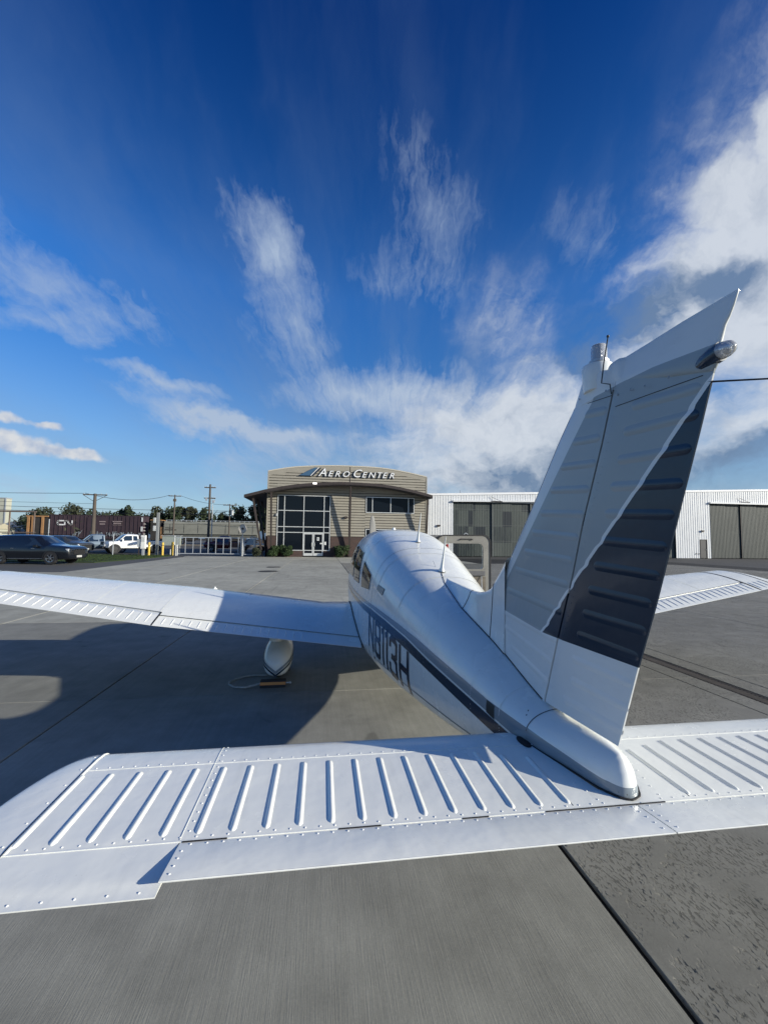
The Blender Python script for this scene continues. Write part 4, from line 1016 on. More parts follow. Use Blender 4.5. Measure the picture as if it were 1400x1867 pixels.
out = rpath(.600, .62, 1.505, 1.775, .10, rt=.10); inn = rpath(.745, 1.262, 1.395, 1.640, .045, rt=.07)
out = [(x-max(0,(z-1.45))*.0+(.09*(z-1.2)/.57 if x < 1 and z > 1.2 else 0), z-(.018*((x-1.1)/.4)**2 if z > 1.6 else 0)) for x, z in out]
door = plate(out, inn, DY-.012, DY+.012).build('cabin_door', DOORIN, PL, smooth=True, ang=30)
outer = [(1.05+(x-1.05)*1.018, 1.2+(z-1.2)*1.014) for x, z in out]
plate(outer, inn, DY+.012, DY+.032).build('door_skin', PW, door, smooth=True, ang=30)
plate(outer, [(1.05+(x-1.05)*.965, 1.2+(z-1.2)*.975) for x, z in outer], DY-.022, DY+.012).build('door_seal', RUB, door, smooth=True, ang=30)
plate([(x, z) for x, z in rpath(.735,1.252,1.405,1.650,.05,rt=.075)], inn, DY-.018, DY-.010).build('window_surround', DOORIN, door)
b = MB(); b.add([(x, DY+.014, z) for x, z in inn]+[(x, DY+.018, z) for x, z in inn], [tuple(range(len(inn))), tuple(range(2*len(inn)-1, len(inn)-1, -1))]+[(i,(i+1)%len(inn),len(inn)+(i+1)%len(inn),len(inn)+i) for i in range(len(inn))]); b.build('door_window', CLEAR, door)
b = MB(); b.box((.66,DY-.050,1.165),(1.415,DY-.012,1.235)); b.build('arm_rest', TRIMG, door, bevel=.008)
b = MB(); b.box((1.12,DY-.030,1.225),(1.44,DY-.012,1.252)); b.build('door_sill_trim', DOORIN, door, bevel=.004)
b = MB(); b.box((.70,DY-.020,.70),(1.43,DY-.0125,1.150)); b.build('lower_lining', named('lower_door_lining', varied((.11,.095,.075), .5, 9, .6)), door, bevel=.004)
b = MB(); b.box((1.04,DY-.03,1.700),(1.22,DY-.012,1.712)); b.box((1.03,DY-.034,1.692),(1.055,DY-.012,1.704)); b.box((1.205,DY-.034,1.692),(1.23,DY-.012,1.704)); b.build('upper_latch', DARK, door)
b = MB(); b.tube([(1.10,DY,1.775),(1.13,DY,1.795),(1.16,DY,1.775)], .008, 6); b.build('latch_pin', STEEL, door)
b = MB(); b.tube([(1.36,DY-.03,1.16),(1.34,DY-.10,.98),(1.29,DY-.12,.82)], .006, 6); b.build('door_stay', STEEL, door)
b = MB(); b.box((.555,4.86,1.60),(.80,4.90,1.76)); b.build('door_post', TRIMG, door)  # dark vinyl block at the post beside the door
OFF = Vector((0,0,0))

# ---- wheel chock with its rope, by the left wheel
ck = thing('wheel_chock', 'black rubber wheel chock with orange stripe and a white rope loop behind the left wheel', 'chock', (-1.50, 3.82, .001))
b = MB(); b.xprism([(-.062,0),(.062,0),(.030,.075),(-.030,.075)], -.14, .14); b.build('chock_body', RUB, ck, bevel=.006)
b = MB(); b.add([(-.141,-.0505,.030),(.141,-.0505,.030),(.141,-.0385,.058),(-.141,-.0385,.058)], [(0,1,2,3)])
b2 = b.build('orange_stripe', mat('orange_tape', (.55,.22,.05), .5), ck); b2.location = (0,-.0035,.0)
b = MB(); b.tube([(-.14,.0,.035),(-.2,.0,.02),(-.30,-.045,.010),(-.42,-.02,.009),(-.50,.08,.009),(-.515,.16,.009),(-.46,.27,.009),(-.36,.36,.009),(-.25,.39,.009),(-.12,.37,.009)], .0105, 7); b.build('rope', named('white_rope', varied((.36,.36,.34), .25, 40, .85, bump=.6, bscale=150)), ck, smooth=True)
b = MB(); b.cyl((.14,0,.035),(.185,0,.035),.008,.008,8); b.ell((.188,0,.035),(.014,.014,.014),8,6); b.build('rope_knot', STEEL, ck)
ck2 = thing('wheel_chock', 'second rubber chock ahead of the left wheel, joined by the rope', 'chock', (-1.50, 4.43, .001))
b = MB(); b.xprism([(-.062,0),(.062,0),(.030,.075),(-.030,.075)], -.14, .14); b.build('chock_body', RUB, ck2, bevel=.006)

# ================================================================ GLASS-FRONTED BUILDING
SIDM = named('tan_siding', varied((.30,.276,.228), .08, 1.2, .65, rnd=0))
BRN = named('dark_brown_metal', varied((.045,.035,.032), .2, 2, .5))
SOFF = named('soffit', varied((.05,.045,.045), .2, 2, .8))
ALU = named('window_aluminium', varied((.62,.62,.60), .08, 3, .4, metal=.3))
BG_GLASS = mat('dark_building_glass', (.006,.009,.014), .05, coat=.0, spec=.16)
def brick_fn(t, b):
    o = obco(t); v = t.comb(t.m('ADD', t.xyz(o)[0], t.xyz(o)[1]), t.xyz(o)[2])
    n = t.new('ShaderNodeTexBrick'); t.put(n.inputs['Vector'], v); n.inputs['Scale'].default_value = 1
    n.inputs['Brick Width'].default_value = .4; n.inputs['Row Height'].default_value = .1; n.inputs['Mortar Size'].default_value = .008
    n.inputs['Color1'].default_value = (.070,.038,.030,1); n.inputs['Color2'].default_value = (.048,.028,.025,1); n.inputs['Mortar'].default_value = (.085,.072,.066,1)
    t.put(b.inputs['Base Color'], n.outputs['Color'])
BRICK = mat('dark_red_brick', rough=.85, fn=brick_fn)
FY = 39.7
bld = thing('airport_building', 'two-storey tan building with arched dark canopy, tall entrance windows and big sign on its parapet', 'building', (1.5, 46, 0))
OFF = Vector((1.5, 46, 0))
X0, X1 = -6.15, 9.12
SIGN_ARC = [(-6.19,8.04),(-4.9,8.31),(-3.61,8.52),(-1.5,8.70),(.55,8.78),(2.7,8.78),(4.85,8.69),(7.0,8.40),(9.12,7.99)]
CAN_ARC = [(-8.07,5.60),(-6.88,5.94),(-5.92,6.20),(-3.48,6.68),(-.49,6.97),(1.55,7.03),(4.67,6.91),(7.32,6.50),(9.40,6.02)]
def arcz(A, x): return float(np.interp(x, [p[0] for p in A], [p[1] for p in A]))
def smooth_arc(A, n=40):
    P_ = np.array(A); return [tuple(cr(P_, t)) for t in np.linspace(0, len(P_)-1, n)]
CAN = smooth_arc(CAN_ARC); SGA = smooth_arc(SIGN_ARC)
# core walls behind the siding
b = MB(); top = [(x, z-.05) for x, z in SGA]
b.prism([(X0+.05,0)]+[(X0+.05, top[0][1])]+top[1:-1]+[(X1-.05, top[-1][1]), (X1-.05,0)], FY+.06, FY+16, 0)
b.build('wall', named('siding_backing', varied((.05,.047,.04), .1, 1.2, .8)), bld)
WIN = [(-5.22,.0,-.30,5.80),(3.12,4.32,7.88,5.83),(3.12,.95,7.88,2.70)]      # x0,z0,x1,z1
STEP = .262
def board(b, x0, x1, z, ze, y):   # a profiled board: flat face, then a deep groove under the next one
    g = min(.055, (ze-z)*.4)
    b.add([(x0,y-.075,z+g),(x1,y-.075,z+g),(x1,y-.062,ze),(x0,y-.062,ze),(x0,y+.03,ze),(x1,y+.03,ze),(x0,y+.03,z+g),(x1,y+.03,z+g)], [(0,1,2,3),(3,2,5,4),(0,6,7,1),(0,3,4,6),(1,7,5,2)])
def lap(x0, x1, z0, z1, y, step=STEP):
    b = MB(); z = z0
    while z < z1-.01:
        ze = min(z+step, z1); board(b, x0, x1, z, ze, y); z += step
    return b
b = MB()
def addlap(x0, x1, z0, z1):
    q = lap(x0, x1, z0, z1, FY); b.add(q.v, q.f)
BZ = 1.93
addlap(X0, WIN[0][0]-.06, BZ, 6.3); addlap(WIN[0][2]+.06, WIN[1][0]-.06, BZ, 6.9); addlap(WIN[1][2]+.06, X1, BZ, 6.3)
addlap(WIN[1][0]-.06, WIN[1][2]+.06, WIN[2][3]+.06, WIN[1][1]-.06); addlap(WIN[1][0]-.06, WIN[1][2]+.06, WIN[1][3]+.06, 6.9)
addlap(WIN[0][0]-.06, WIN[0][2]+.06, WIN[0][3]+.06, 6.9)
# parapet laps follow the arch
z = 6.35
while z < 8.75:
    ze = z+STEP; xl = [p[0] for p in SGA if p[1] > ze-.02]
    lo, hi = (min(xl), max(xl)) if xl else (0, 0)
    if hi > lo: board(b, lo, hi, z, ze, FY)
    z = ze
b.build('siding', SIDM, bld, kind='stuff', fixn=False)
b = MB(); b.loft([[(x,FY-.078,z-.42),(x,FY-.078,z-.03),(x,FY-.01,z-.03),(x,FY-.01,z-.42)] for x, z in SGA]); b.build('parapet_band', SIDM, bld)
b = MB(); b.loft([[(x,FY-.11,z-.04),(x,FY-.11,z+.07),(x,FY+.3,z+.07),(x,FY+.3,z-.02)] for x, z in SGA]); b.build('parapet_cap', named('cap_metal', varied((.5,.46,.38), .05, 2, .5)), bld)
b = MB(); b.box((X0-.06,FY-.10,0),(X0+.06,FY-.0,8.04)); b.build('corner_trim', SIDM, bld)
b = MB(); b.box((X1-.06,FY-.10,0),(X1+.06,FY,7.99)); b.build('corner_trim', SIDM, bld)
b = MB(); b.box((1.50,FY-.09,1.93),(1.56,FY-.01,8.75)); b.build('vertical_joint', BRN, bld)
# left side wall laps
b = MB(); z = BZ
while z < 8.0:
    b.add([(X0-.034,FY,z),(X0-.034,FY+16,z),(X0,FY+16,z+.178),(X0,FY,z+.178)], [(0,1,2,3)]); z += .178
b.build('side_siding', SIDM, bld, kind='stuff', fixn=False)
# brick plinth
b = MB()
for x0, x1 in ((X0-.02,WIN[0][0]-.06),(WIN[0][2]+.06,WIN[2][0]-.06),(WIN[2][2]+.06,X1+.02)): b.box((x0,FY-.10,0),(x1,FY+.05,BZ))
b.box((WIN[2][0]-.06,FY-.10,0),(WIN[2][2]+.06,FY+.05,.89)); b.box((WIN[0][0]-.06,FY-.10,0),(-2.80,FY+.05,.60)); b.box((-.86,FY-.10,0),(-.24,FY+.05,.60))
b.box((X0-.10,FY-.1,0),(X0-.02,FY+16,BZ)); b.build('brick_plinth', BRICK, bld)
# windows: frame > panes
def window(name, x0, z0, x1, z1, vx, hz, skip=(), y=FY-.07):
    fm = MB(); t_ = .035
    XS = [x0]+vx+[x1]; ZS_ = [z0]+hz+[z1]
    for x in XS: fm.box((x-t_,y-.05,z0-t_),(x+t_,y+.05,z1+t_))
    for z in ZS_:
        for i in range(len(XS)-1): fm.box((XS[i]+t_,y-.047,z-t_),(XS[i+1]-t_,y+.047,z+t_))
    fo = fm.build(name, ALU, bld)
    for i in range(len(XS)-1):
        for j in range(len(ZS_)-1):
            if (i, j) in skip: continue
            p = MB(); p.box((XS[i]+t_,y,ZS_[j]+t_),(XS[i+1]-t_,y+.02,ZS_[j+1]-t_)); p.build('pane', BG_GLASS, fo)
    return fo
wf = window('entrance_window', -5.20, .62, -.32, 5.80, [-4.58,-2.78,-.88], [2.30,2.83,4.36], skip=((2,0),))
window('upper_window', 3.15, 4.34, 7.86, 5.83, [3.75,5.54,7.30], [])
window('lower_window', 3.15, .95, 7.86, 2.70, [3.75,5.54,7.30], [])
for x0 in (-2.75, -1.82):
    d = MB(); x1 = x0+.90; y = FY-.09
    d.box((x0,y-.03,.12),(x0+.09,y+.03,2.26)); d.box((x1-.09,y-.03,.12),(x1,y+.03,2.26)); d.box((x0+.09,y-.028,.12),(x1-.09,y+.028,.36)); d.box((x0+.09,y-.028,2.14),(x1-.09,y+.028,2.26))
    do = d.build('door', ALU, bld); p = MB(); p.box((x0+.09,y-.005,.36),(x1-.09,y+.01,2.14)); p.build('pane', BG_GLASS, do)
    h = MB(); hx = x1-.12 if x0 < -2 else x0+.12; h.tube([(hx,y-.04,1.0),(hx,y-.09,1.05),(hx,y-.09,1.3),(hx,y-.04,1.35)], .018, 6); h.build('handle', ALU, do)
b = MB(); b.box((-1.50,FY-.135,1.55),(-1.28,FY-.123,1.86)); b.box((-1.20,FY-.135,1.22),(-1.0,FY-.123,1.34)); b.box((-.80,FY-.08,1.15),(-.62,FY-.073,1.45)); b.build('door_notice', mat('paper', (.6,.6,.58), .7), bld)
b = MB(); b.box((-1.46,FY-.139,1.66),(-1.33,FY-.136,1.76)); b.build('notice_print', mat('print_blue', (.06,.09,.16), .7), bld)
# interior lamps seen behind the glass stand just proud as reflections of pendant shades
LMP = mat('pendant_shade', (.35,.34,.32), .6)
# canopy: arched dark roof with fascia, on struts
b = MB(); CF = 38.25
b.loft([[(x,CF,z-.24),(x,CF,z+.02),(x,53.5,z+.02),(x,53.5,z-.16)] for x, z in CAN if x < X0+.0] , closed=True)
b.loft([[(x,CF,z-.24),(x,CF,z+.02),(x,FY-.06,z+.10),(x,FY-.06,z-.14)] for x, z in CAN if x > X0-.3], closed=True)
b.build('canopy_roof', BRN, bld, smooth=True, ang=40)
b = MB(); b.loft([[(x,CF+.08,z-.30),(x,CF+.08,z-.24),(x,FY-.07,z-.18),(x,FY-.07,z-.24)] for x, z in CAN if x > X0-.2], closed=True); b.build('soffit', SOFF, bld)
def strut(p0, p1, w=.10):
    s_ = MB(); p0 = Vector(p0); p1 = Vector(p1); r_ = []
    for p, ww in ((p0, w*.9), (p1, w)): r_.append([(p.x-w*.75,p.y-ww,p.z),(p.x+w*.75,p.y-ww,p.z),(p.x+w*.75,p.y+ww,p.z),(p.x-w*.75,p.y+ww,p.z)])
    s_.loft(r_); return s_.build('canopy_strut', BRN, bld)
for x in (-5.68, 1.57, 9.02): strut((x,FY-.26,0),(x-.03,38.5,arcz(CAN_ARC,x)-.22))
for y in (39.2, 42.2, 45.2): strut((-6.42,y,0),(-7.45,y-.02,arcz(CAN_ARC,-7.45)-.15), .11)
# sign: slanted blades and raised letters
SBL = mat('sign_blue', (.05,.11,.19), .4); SNV = mat('sign_navy', (.016,.025,.045), .4); SWH = mat('sign_white', (.8,.8,.8), .4); SBS = mat('sign_back_shadow', (.05,.05,.05), .5)
def para(name, pts, mt, y0=FY-.24, y1=FY-.12):
    q = MB(); q.prism(pts, y0, y1); return q.build(name, mt, bld)
para('sign_blade', [(-3.32,7.72),(-2.32,7.72),(-1.58,8.52),(-1.86,8.52)], SBL)
para('sign_blade', [(-2.26,7.72),(-2.18,7.72),(-1.44,8.52),(-1.52,8.52)], SWH, FY-.25)
para('sign_blade', [(-2.12,7.72),(-1.98,7.72),(-1.22,8.52),(-1.38,8.52)], SNV)
for ch, x, sz in (('A',-1.50,1.10),('E',-.62,.80),('R',.02,.80),('O',.72,.80),('C',1.72,1.10),('E',2.62,.80),('N',3.24,.80),('T',4.02,.80),('E',4.62,.80),('R',5.30,.80)):
    meshes = []
    for off, ext, yy, mt in ((.030,.03,FY-.16,SBS),(.004,.012,FY-.21,SWH)):  # wider dark copy behind each white letter, body and painted-in shadow at once
        cu_ = bpy.data.curves.new('letter', 'FONT'); cu_.body = ch; cu_.size = sz; cu_.shear = .32; cu_.extrude = ext; cu_.offset = off; cu_.resolution_u = 3
        tmp = bpy.data.objects.new('letter', cu_); me = bpy.data.meshes.new_from_object(tmp); bpy.data.objects.remove(tmp)
        me.materials.clear(); me.materials.append(mt); me.transform(Matrix.Translation(Vector((x, yy, 7.72))-OFF)@Matrix.Rotation(R(90),4,'X')@Matrix.Diagonal((1.02 if sz>1 else 1.08,1,1,1)))
        meshes.append(me)
    lo_ = bpy.data.objects.new('sign_letter', meshes[0]); sc.collection.objects.link(lo_); lo_.parent = bld
    lf = bpy.data.objects.new('letter_face', meshes[1]); sc.collection.objects.link(lf); lf.parent = lo_
b = MB(); b.box((-1.95,38.21,6.78),(-1.62,38.3,6.88)); b.build('canopy_lamp', mat('lamp_lit', (.8,.8,.8), .3, emit=(1,.97,.9,4)), bld)
b = MB(); b.box((-5.33,FY-.22,3.82),(-5.17,FY-.05,4.05)); b.build('wall_lamp', ALU, bld)
b = MB(); b.box((1.05,FY-.25,3.72),(1.35,FY-.06,3.9)); b.build('wall_lamp', BRN, bld)
OFF = Vector((0,0,0))
# threshold pavement at the building
MB().add([(-13,38.41,-.02),(10.3,38.41,-.02),(10.3,39.65,-.02),(-13,39.65,-.02),(-13,38.41,.012),(10.3,38.41,.012),(10.3,39.65,.012),(-13,39.65,.012)], [(4,5,6,7),(0,1,5,4)]).build('pavement', CONC, kind='structure')

# ================================================================ TREES AND SHRUBS
def leaf_fn(c0, c1):
    def fn(t, b):
        n = t.noise(obco(t), .9, 3, .6); oi = t.noise(obco(t), 9, 2, .6)
        t.put(b.inputs['Base Color'], t.mix(oi, t.ramp(n, [(.3,c0),(.7,c1)]), c1))
    return fn
LEAF = mat('dark_foliage', rough=.7, fn=leaf_fn((.014,.024,.012),(.034,.048,.024)), spec=.2)
LEAF2 = mat('olive_foliage', rough=.7, fn=leaf_fn((.028,.036,.020),(.056,.062,.036)), spec=.2)
SHRB = mat('shrub_leaf', rough=.6, fn=leaf_fn((.014,.03,.011),(.036,.06,.020)), spec=.25)
BARK = named('bark', varied((.07,.055,.045), .3, 3, .9))
def crown(bm, c, r, n, leaf, seed):
    rg = random.Random(seed)
    lobes = [(Vector(c)+Vector((rg.uniform(-.62,.62)*r[0], rg.uniform(-.62,.62)*r[1], rg.uniform(-.55,.6)*r[2])), rg.uniform(.28,.55)) for _ in range(11)]
    for _ in range(n):
        lc, lr = rg.choice(lobes); d = Vector((rg.gauss(0,1), rg.gauss(0,1), rg.gauss(0,1))).normalized()*(rg.random()**.33)
        p = lc+Vector((d.x*r[0]*lr, d.y*r[1]*lr, d.z*r[2]*lr)); q = Euler((rg.uniform(0,6.3), rg.uniform(0,6.3), 0)).to_matrix(); s_ = leaf*rg.uniform(.5,1.3)
        bm.add([p+q@Vector((-s_,-s_*.6,0)), p+q@Vector((s_,-s_*.5,0)), p+q@Vector((s_*.7,s_*.6,.1*s_)), p+q@Vector((-s_*.6,s_*.5,0))], [(0,1,2,3)])
def tree(x, y, h, wd, label, mt=LEAF, seed=0, n=1500, trunk=.32):
    t_ = thing('tree', label, 'tree', (x, y, 0)); b = MB(); rg = random.Random(seed)
    b.tube([(0,0,-.1),(.1*wd*.1,0,h*.35),(0,0,h*.75)], [trunk, trunk*.7, trunk*.2], 8)
    for k in range(6):
        a = k*1.05+rg.random(); z0 = h*(.28+.08*k); b.tube([(0,0,z0),(math.cos(a)*wd*.22,math.sin(a)*wd*.22,z0+h*.12),(math.cos(a)*wd*.38,math.sin(a)*wd*.38,z0+h*.26)], [trunk*.4,trunk*.25,trunk*.08], 6)
    b.build('trunk', BARK, t_, smooth=True)
    c = MB(); crown(c, (0,0,h*.62), (wd*.5, wd*.5, h*.40), n, h*.030, seed+50); c.build('crown', mt, t_, fixn=False); return t_
TG = 'trees beyond the railway'
for i, (x, y, h, wd, l, mt) in enumerate([
 (-72,118,8.6,9,'low dark tree past the orange-ribbed end of the brown boxcar',LEAF),(-66,117,10.2,10,'rounded olive tree above the orange-ribbed railcar end',LEAF2),
 (-58,118,9.0,8,'dark tree behind the white letters of the brown boxcar',LEAF),(-82,128,7.6,9,'dark tree nearest the pale building at the left edge',LEAF),
 (-52.5,119,10.2,5.5,'small dark tree over the boxcar right of the thick pole',LEAF),(-48,119,8.9,4.5,'smallest tree over the boxcar roof',LEAF),(-45.5,119,9.7,5,'pale thin tree over the boxcar',LEAF2),
 (-40.8,118,11.0,6.5,'taller dark tree over the right end of the boxcar',LEAF),(-37.4,119,10.4,6,'broad olive tree at the right end of the boxcar',LEAF2),
 (-31.5,118,9.8,7,'dark tree over the left half of the grey hopper car',LEAF),(-27.5,118,9.4,6,'dark tree between the tall pole and the hopper roof',LEAF),
 (-21.5,117,10.6,8,'dark tree behind the pole transformer',LEAF),(-15.5,114,12.0,9,'dense dark tree over the right end of the hopper car',LEAF),(-12.2,110,14.6,10,'tallest dark tree, beside the dark canopy eave',LEAF),(-17.5,122,11.6,8,'mid-height tree left of the tallest tree by the canopy',LEAF)]):
    o = tree(x, y, h, wd, l, mt, seed=i+1); o['group'] = TG
tree(-26.5, 47.0, 4.7, 2.2, 'thin bare young tree on the lawn in front of the boxcar', LEAF2, seed=40, n=12, trunk=.04)
def shrub(x, y, wd, h, label, seed, mt=SHRB):
    t_ = thing('shrub', label, 'shrub', (x, y, 0)); b = MB()
    for k in range(5): a = k*1.3; b.tube([(0,0,-.02),(math.cos(a)*wd*.2,math.sin(a)*wd*.15,h*.6)], [.03,.012], 5)
    b.build('stem', BARK, t_); c = MB(); crown(c, (0,0,h*.5), (wd*.5, wd*.42, h*.52), 2600, .045, seed)
    crown(c, (0,0,h*.45), (wd*.42, wd*.36, h*.48), 1400, .05, seed+7); c.build('foliage', mt, t_, fixn=False); return t_
shrub(-5.35, 39.0, 1.5, 1.22, 'dark green shrub by the brick left of the tall window', 61)
shrub(-4.25, 39.0, 1.3, 1.12, 'dark green shrub under the lower left entrance pane', 62)
shrub(-6.9, 38.8, .85, .85, 'small yellow-green shrub at the building corner beside the walk gate', 63, LEAF2)
shrub(.95, 38.95, 1.7, 1.28, 'dark rounded shrub right of the glass doors', 64)

# ================================================================ HANGAR
HY = 43.7
WST = named('white_steel_siding', varied((.66,.67,.68), .07, .6, .45)); HD = MB()
hg_ = thing('hangar', 'long white ribbed-steel hangar with weathered grey sliding doors', 'hangar', (32, 52, 0))
OFF = Vector((32, 52, 0))
HX0, HX1 = 9.9, 75.
def htop(x): return 6.62+(x-10.4)*.0405
def rib_wall(x0, x1, z0, z1f, y=HY, pitch=.30):
    b = MB(); x = x0
    while x < x1-.02:
        xe = min(x+pitch, x1)
        zt0, zt1 = z1f(x), z1f(xe); a = x+(xe-x)*.72
        P_ = [(x,y-.03),(a,y-.03),(a+.015,y),(xe-.015,y)]
        vs = [(p[0],p[1],z0) for p in P_]+[(p[0],p[1],z1f(p[0])) for p in P_]+[(xe,y-.03,z0),(xe,y-.03,z1f(xe))]
        b.add(vs, [(0,1,5,4),(1,2,6,5),(2,3,7,6),(3,8,9,7)]); x = xe
    return b
D1 = (13.15, 40.42, 6.0, 6.55); D2 = (45.1, 74., 6.60, 6.65)
b = MB()
for q in (rib_wall(HX0, D1[0], 0, htop), rib_wall(D1[0], D1[1], 6.02, htop), rib_wall(D1[1], 43.62, 0, htop), rib_wall(43.62,44.56,2.24,htop), rib_wall(44.56, D2[0], 0, htop), rib_wall(D2[0], HX1, 6.62, htop)): b.add(q.v, q.f)
b.build('ribbed_siding', WST, hg_, kind='stuff', fixn=False)
b = MB(); b.prism([(HX0,0),(HX0,htop(HX0)-.1),(HX1,htop(HX1)-.1),(HX1,0)], HY+.34, HY+17); b.build('wall', WST, hg_)
b = MB(); b.prism([(HX0,htop(HX0)-.02),(HX0,htop(HX0)+.20),(HX1,htop(HX1)+.20),(HX1,htop(HX1)-.02)], HY-.09, HY+17.1); b.build('roof_edge', named('white_fascia', varied((.78,.78,.79), .04, .5, .4)), hg_)
for (x0, x1, z0, z1) in (D1, D2):
    b = MB(); b.prism([(x0-.1,z0-.02),(x0-.1,z0+.14),(x1+.1,z1+.14),(x1+.1,z1-.02)], HY-.28, HY-.05); b.build('door_track', WST, hg_)
def weather_fn(dark):
    def fn(t, b):
        o = obco(t); oi = t.new('ShaderNodeObjectInfo').outputs['Random']
        x, y, z = t.xyz(o)
        cells = t.new('ShaderNodeTexWhiteNoise', noise_dimensions='2D')
        t.put(cells.inputs['Vector'], t.comb(t.m('FLOOR', t.m('DIVIDE', t.m('ADD', x, t.m('MULTIPLY', oi, 50.)), 1.14)), t.m('FLOOR', t.m('DIVIDE', t.m('ADD', z, .2), 1.75))))
        n = t.noise(t.mapping(o, scale=(4,1,.3)), 2, 5, .65); st = t.noise(t.mapping(o, scale=(14,1,.15)), 3, 4, .6)
        f = t.m('ADD', t.m('MULTIPLY', cells.outputs[0], .42 if dark else .12), t.m('ADD', t.m('MULTIPLY', n, .35), t.m('MULTIPLY', st, .3)))
        t.put(b.inputs['Base Color'], t.ramp(f, [(.40,(.005,.012,.020)),(.46,(.036,.048,.046)),(.85,(.075,.088,.080))] if dark else [(.2,(.024,.033,.033)),(.7,(.060,.072,.067))]))
    return fn
WD1 = mat('weathered_translucent_door', rough=.55, fn=weather_fn(True)); WD2 = mat('weathered_grey_door', rough=.6, fn=weather_fn(False))
def leafdoor(x0, x1, z1, y, mt):
    b = MB(); x = x0; p = .19
    while x < x1-.05:
        xe = min(x+p, x1); b.add([(x,y,.03),(x+.11,y,.03),(x+.13,y+.02,.03),(xe-.02,y+.02,.03),(xe,y,.03),(x,y,z1),(x+.11,y,z1),(x+.13,y+.02,z1),(xe-.02,y+.02,z1),(xe,y,z1)], [(0,1,6,5),(1,2,7,6),(2,3,8,7),(3,4,9,8)]); x = xe
    o = b.build('door_leaf', mt, hg_, fixn=False)
    e = MB(); e.box((x0-.06,y-.03,0),(x0+.06,y+.08,z1)); 
    for zz in (1.7,3.45,5.2): 
        if mt is WD1: e.box((x0,y-.008,zz),(x1,y+.0,zz+.035))
    e.build('leaf_edge', DARK if mt is WD2 else named('door_edge', varied((.09,.1,.1),.3,2,.6)), o)
for k in range(12):
    x0 = D1[0]+k*(D1[1]-D1[0])/12; x1 = D1[0]+(k+1)*(D1[1]-D1[0])/12; leafdoor(x0, x1, 6.0+.046*k, HY+.10+(.1 if k % 2 else 0), WD1)
for k in range(13):
    x0 = D2[0]+k*2.2; leafdoor(x0, x0+2.2, 6.6, HY+.10+(.08 if k % 2 else 0), WD2)
b = MB(); b.box((D1[0]-.2,HY+.30,0),(D1[1]+.2,HY+.33,6.6)); b.box((D2[0]-.2,HY+.30,0),(D2[1]+.2,HY+.33,6.7)); b.build('door_shadow_gap', DARK, hg_)
b = MB(); b.box((43.66,HY-.02,.03),(44.50,HY+.03,2.18)); pd = b.build('walk_door', named('charcoal_door', varied((.05,.05,.055), .1, 2, .5)), hg_)
b = MB(); b.box((43.58,HY-.06,0),(43.66,HY+.02,2.24)); b.box((44.50,HY-.06,0),(44.58,HY+.02,2.24)); b.box((43.66,HY-.058,2.18),(44.50,HY+.02,2.24)); b.build('frame', DARK, pd)
b = MB(); b.ell((44.38,HY-.06,1.02),(.04,.04,.04),8,6); b.build('handle', STEEL, pd)
for x, z in ((43.95,3.24),(11.5,3.33),(9.98,5.6)):
    b = MB(); b.box((x-.16,HY-.22,z-.05),(x+.16,HY-.04,z+.09)); b.ell((x,HY-.16,z-.05),(.13,.08,.08),10,6); b.build('wall_lamp', BRN, hg_)
for x in (42.95, 43.35): 
    b = MB(); b.tube([(x,HY-.05,.55),(x+.1,HY-.12,.5),(x+.2,HY-.05,.55)], .03, 6); b.build('hose_bib', BRN, hg_)
for x, z in ((18.3,6.05),(50.,6.75)):
    b = MB(); b.tube([(x-.9,HY-.15,z+.6),(x+.25,HY-.3,z+.1)], .02, 5); b.tube([(x-.9,HY-.28,z+.1),(x+.4,HY-.3,z+.06)], .045, 6); b.build('cable_bracket', BRN, hg_)
OFF = Vector((0,0,0))
b = MB(); b.cyl((0,0,0),(0,0,.5),.09,.09,12); b.ell((0,0,.5),(.09,.09,.08),12,6); b.cyl((0,0,.55),(0,0,.63),.03,.03,8); b.tube([(0,0,.62),(.10,0,.60),(.13,0,.3)], .012, 5)
fe = b.build('fire_extinguisher', mat('red_enamel', (.45,.02,.02), .35), smooth=True); fe.location = (12.42, HY-.16, .75); tag(fe, 'red fire extinguisher on the white hangar wall left of the sliding doors', 'fire extinguisher')
b = MB(); b.cyl((0,0,0),(0,0,.7),.02); b.cyl((0,0,.35),(.25,0,.35),.03,n=6); rv = b.build('roof_vent', BRN); rv.location = (15.0, 47, htop(15.)+.19); tag(rv, 'small dark pipe vent on the hangar roof edge', 'roof vent')

# ================================================================ GATES, BOLLARDS, BOXES
sg = thing('sliding_gate', 'wide galvanised sliding gate with upright pickets across the driveway', 'gate', (-11.5, 40.5, 0))
b = MB(); L_ = 2.85
b.box((-2.9,-.03,1.66),(2.78,.03,1.74)); b.box((-2.9,-.03,.16),(2.78,.03,.24)); 
gf = b.build('gate_frame', STEEL, sg)
for k in range(9): 
    q = MB(); x = -2.72+k*.675; q.box((x-.03,-.025,.24),(x+.03,.025,1.66)); q.build('picket', STEEL, sg)
for x in (-3.02, 2.9): q = MB(); q.cyl((x,.05,0),(x,.05,1.85),.05,n=10); q.build('gate_post', STEEL, sg)
def mesh_panel(x0, x1, z0, z1, y, nm, par, st=.30):
    q = MB(); x = x0
    while x < x1: 
        q.tube([(x,y,z0),(min(x+(z1-z0),x1),y,z0+min(x+(z1-z0),x1)-x)], .004, 3); q.tube([(x,y,z1),(min(x+(z1-z0),x1),y,z1-(min(x+(z1-z0),x1)-x))], .004, 3); x += st
    return q.build(nm, STEEL, par, kind='stuff')
wg = thing('walk_gate', 'narrow galvanised walk gate between the sliding gate and the building corner', 'gate', (-7.7, 40.5, 0))
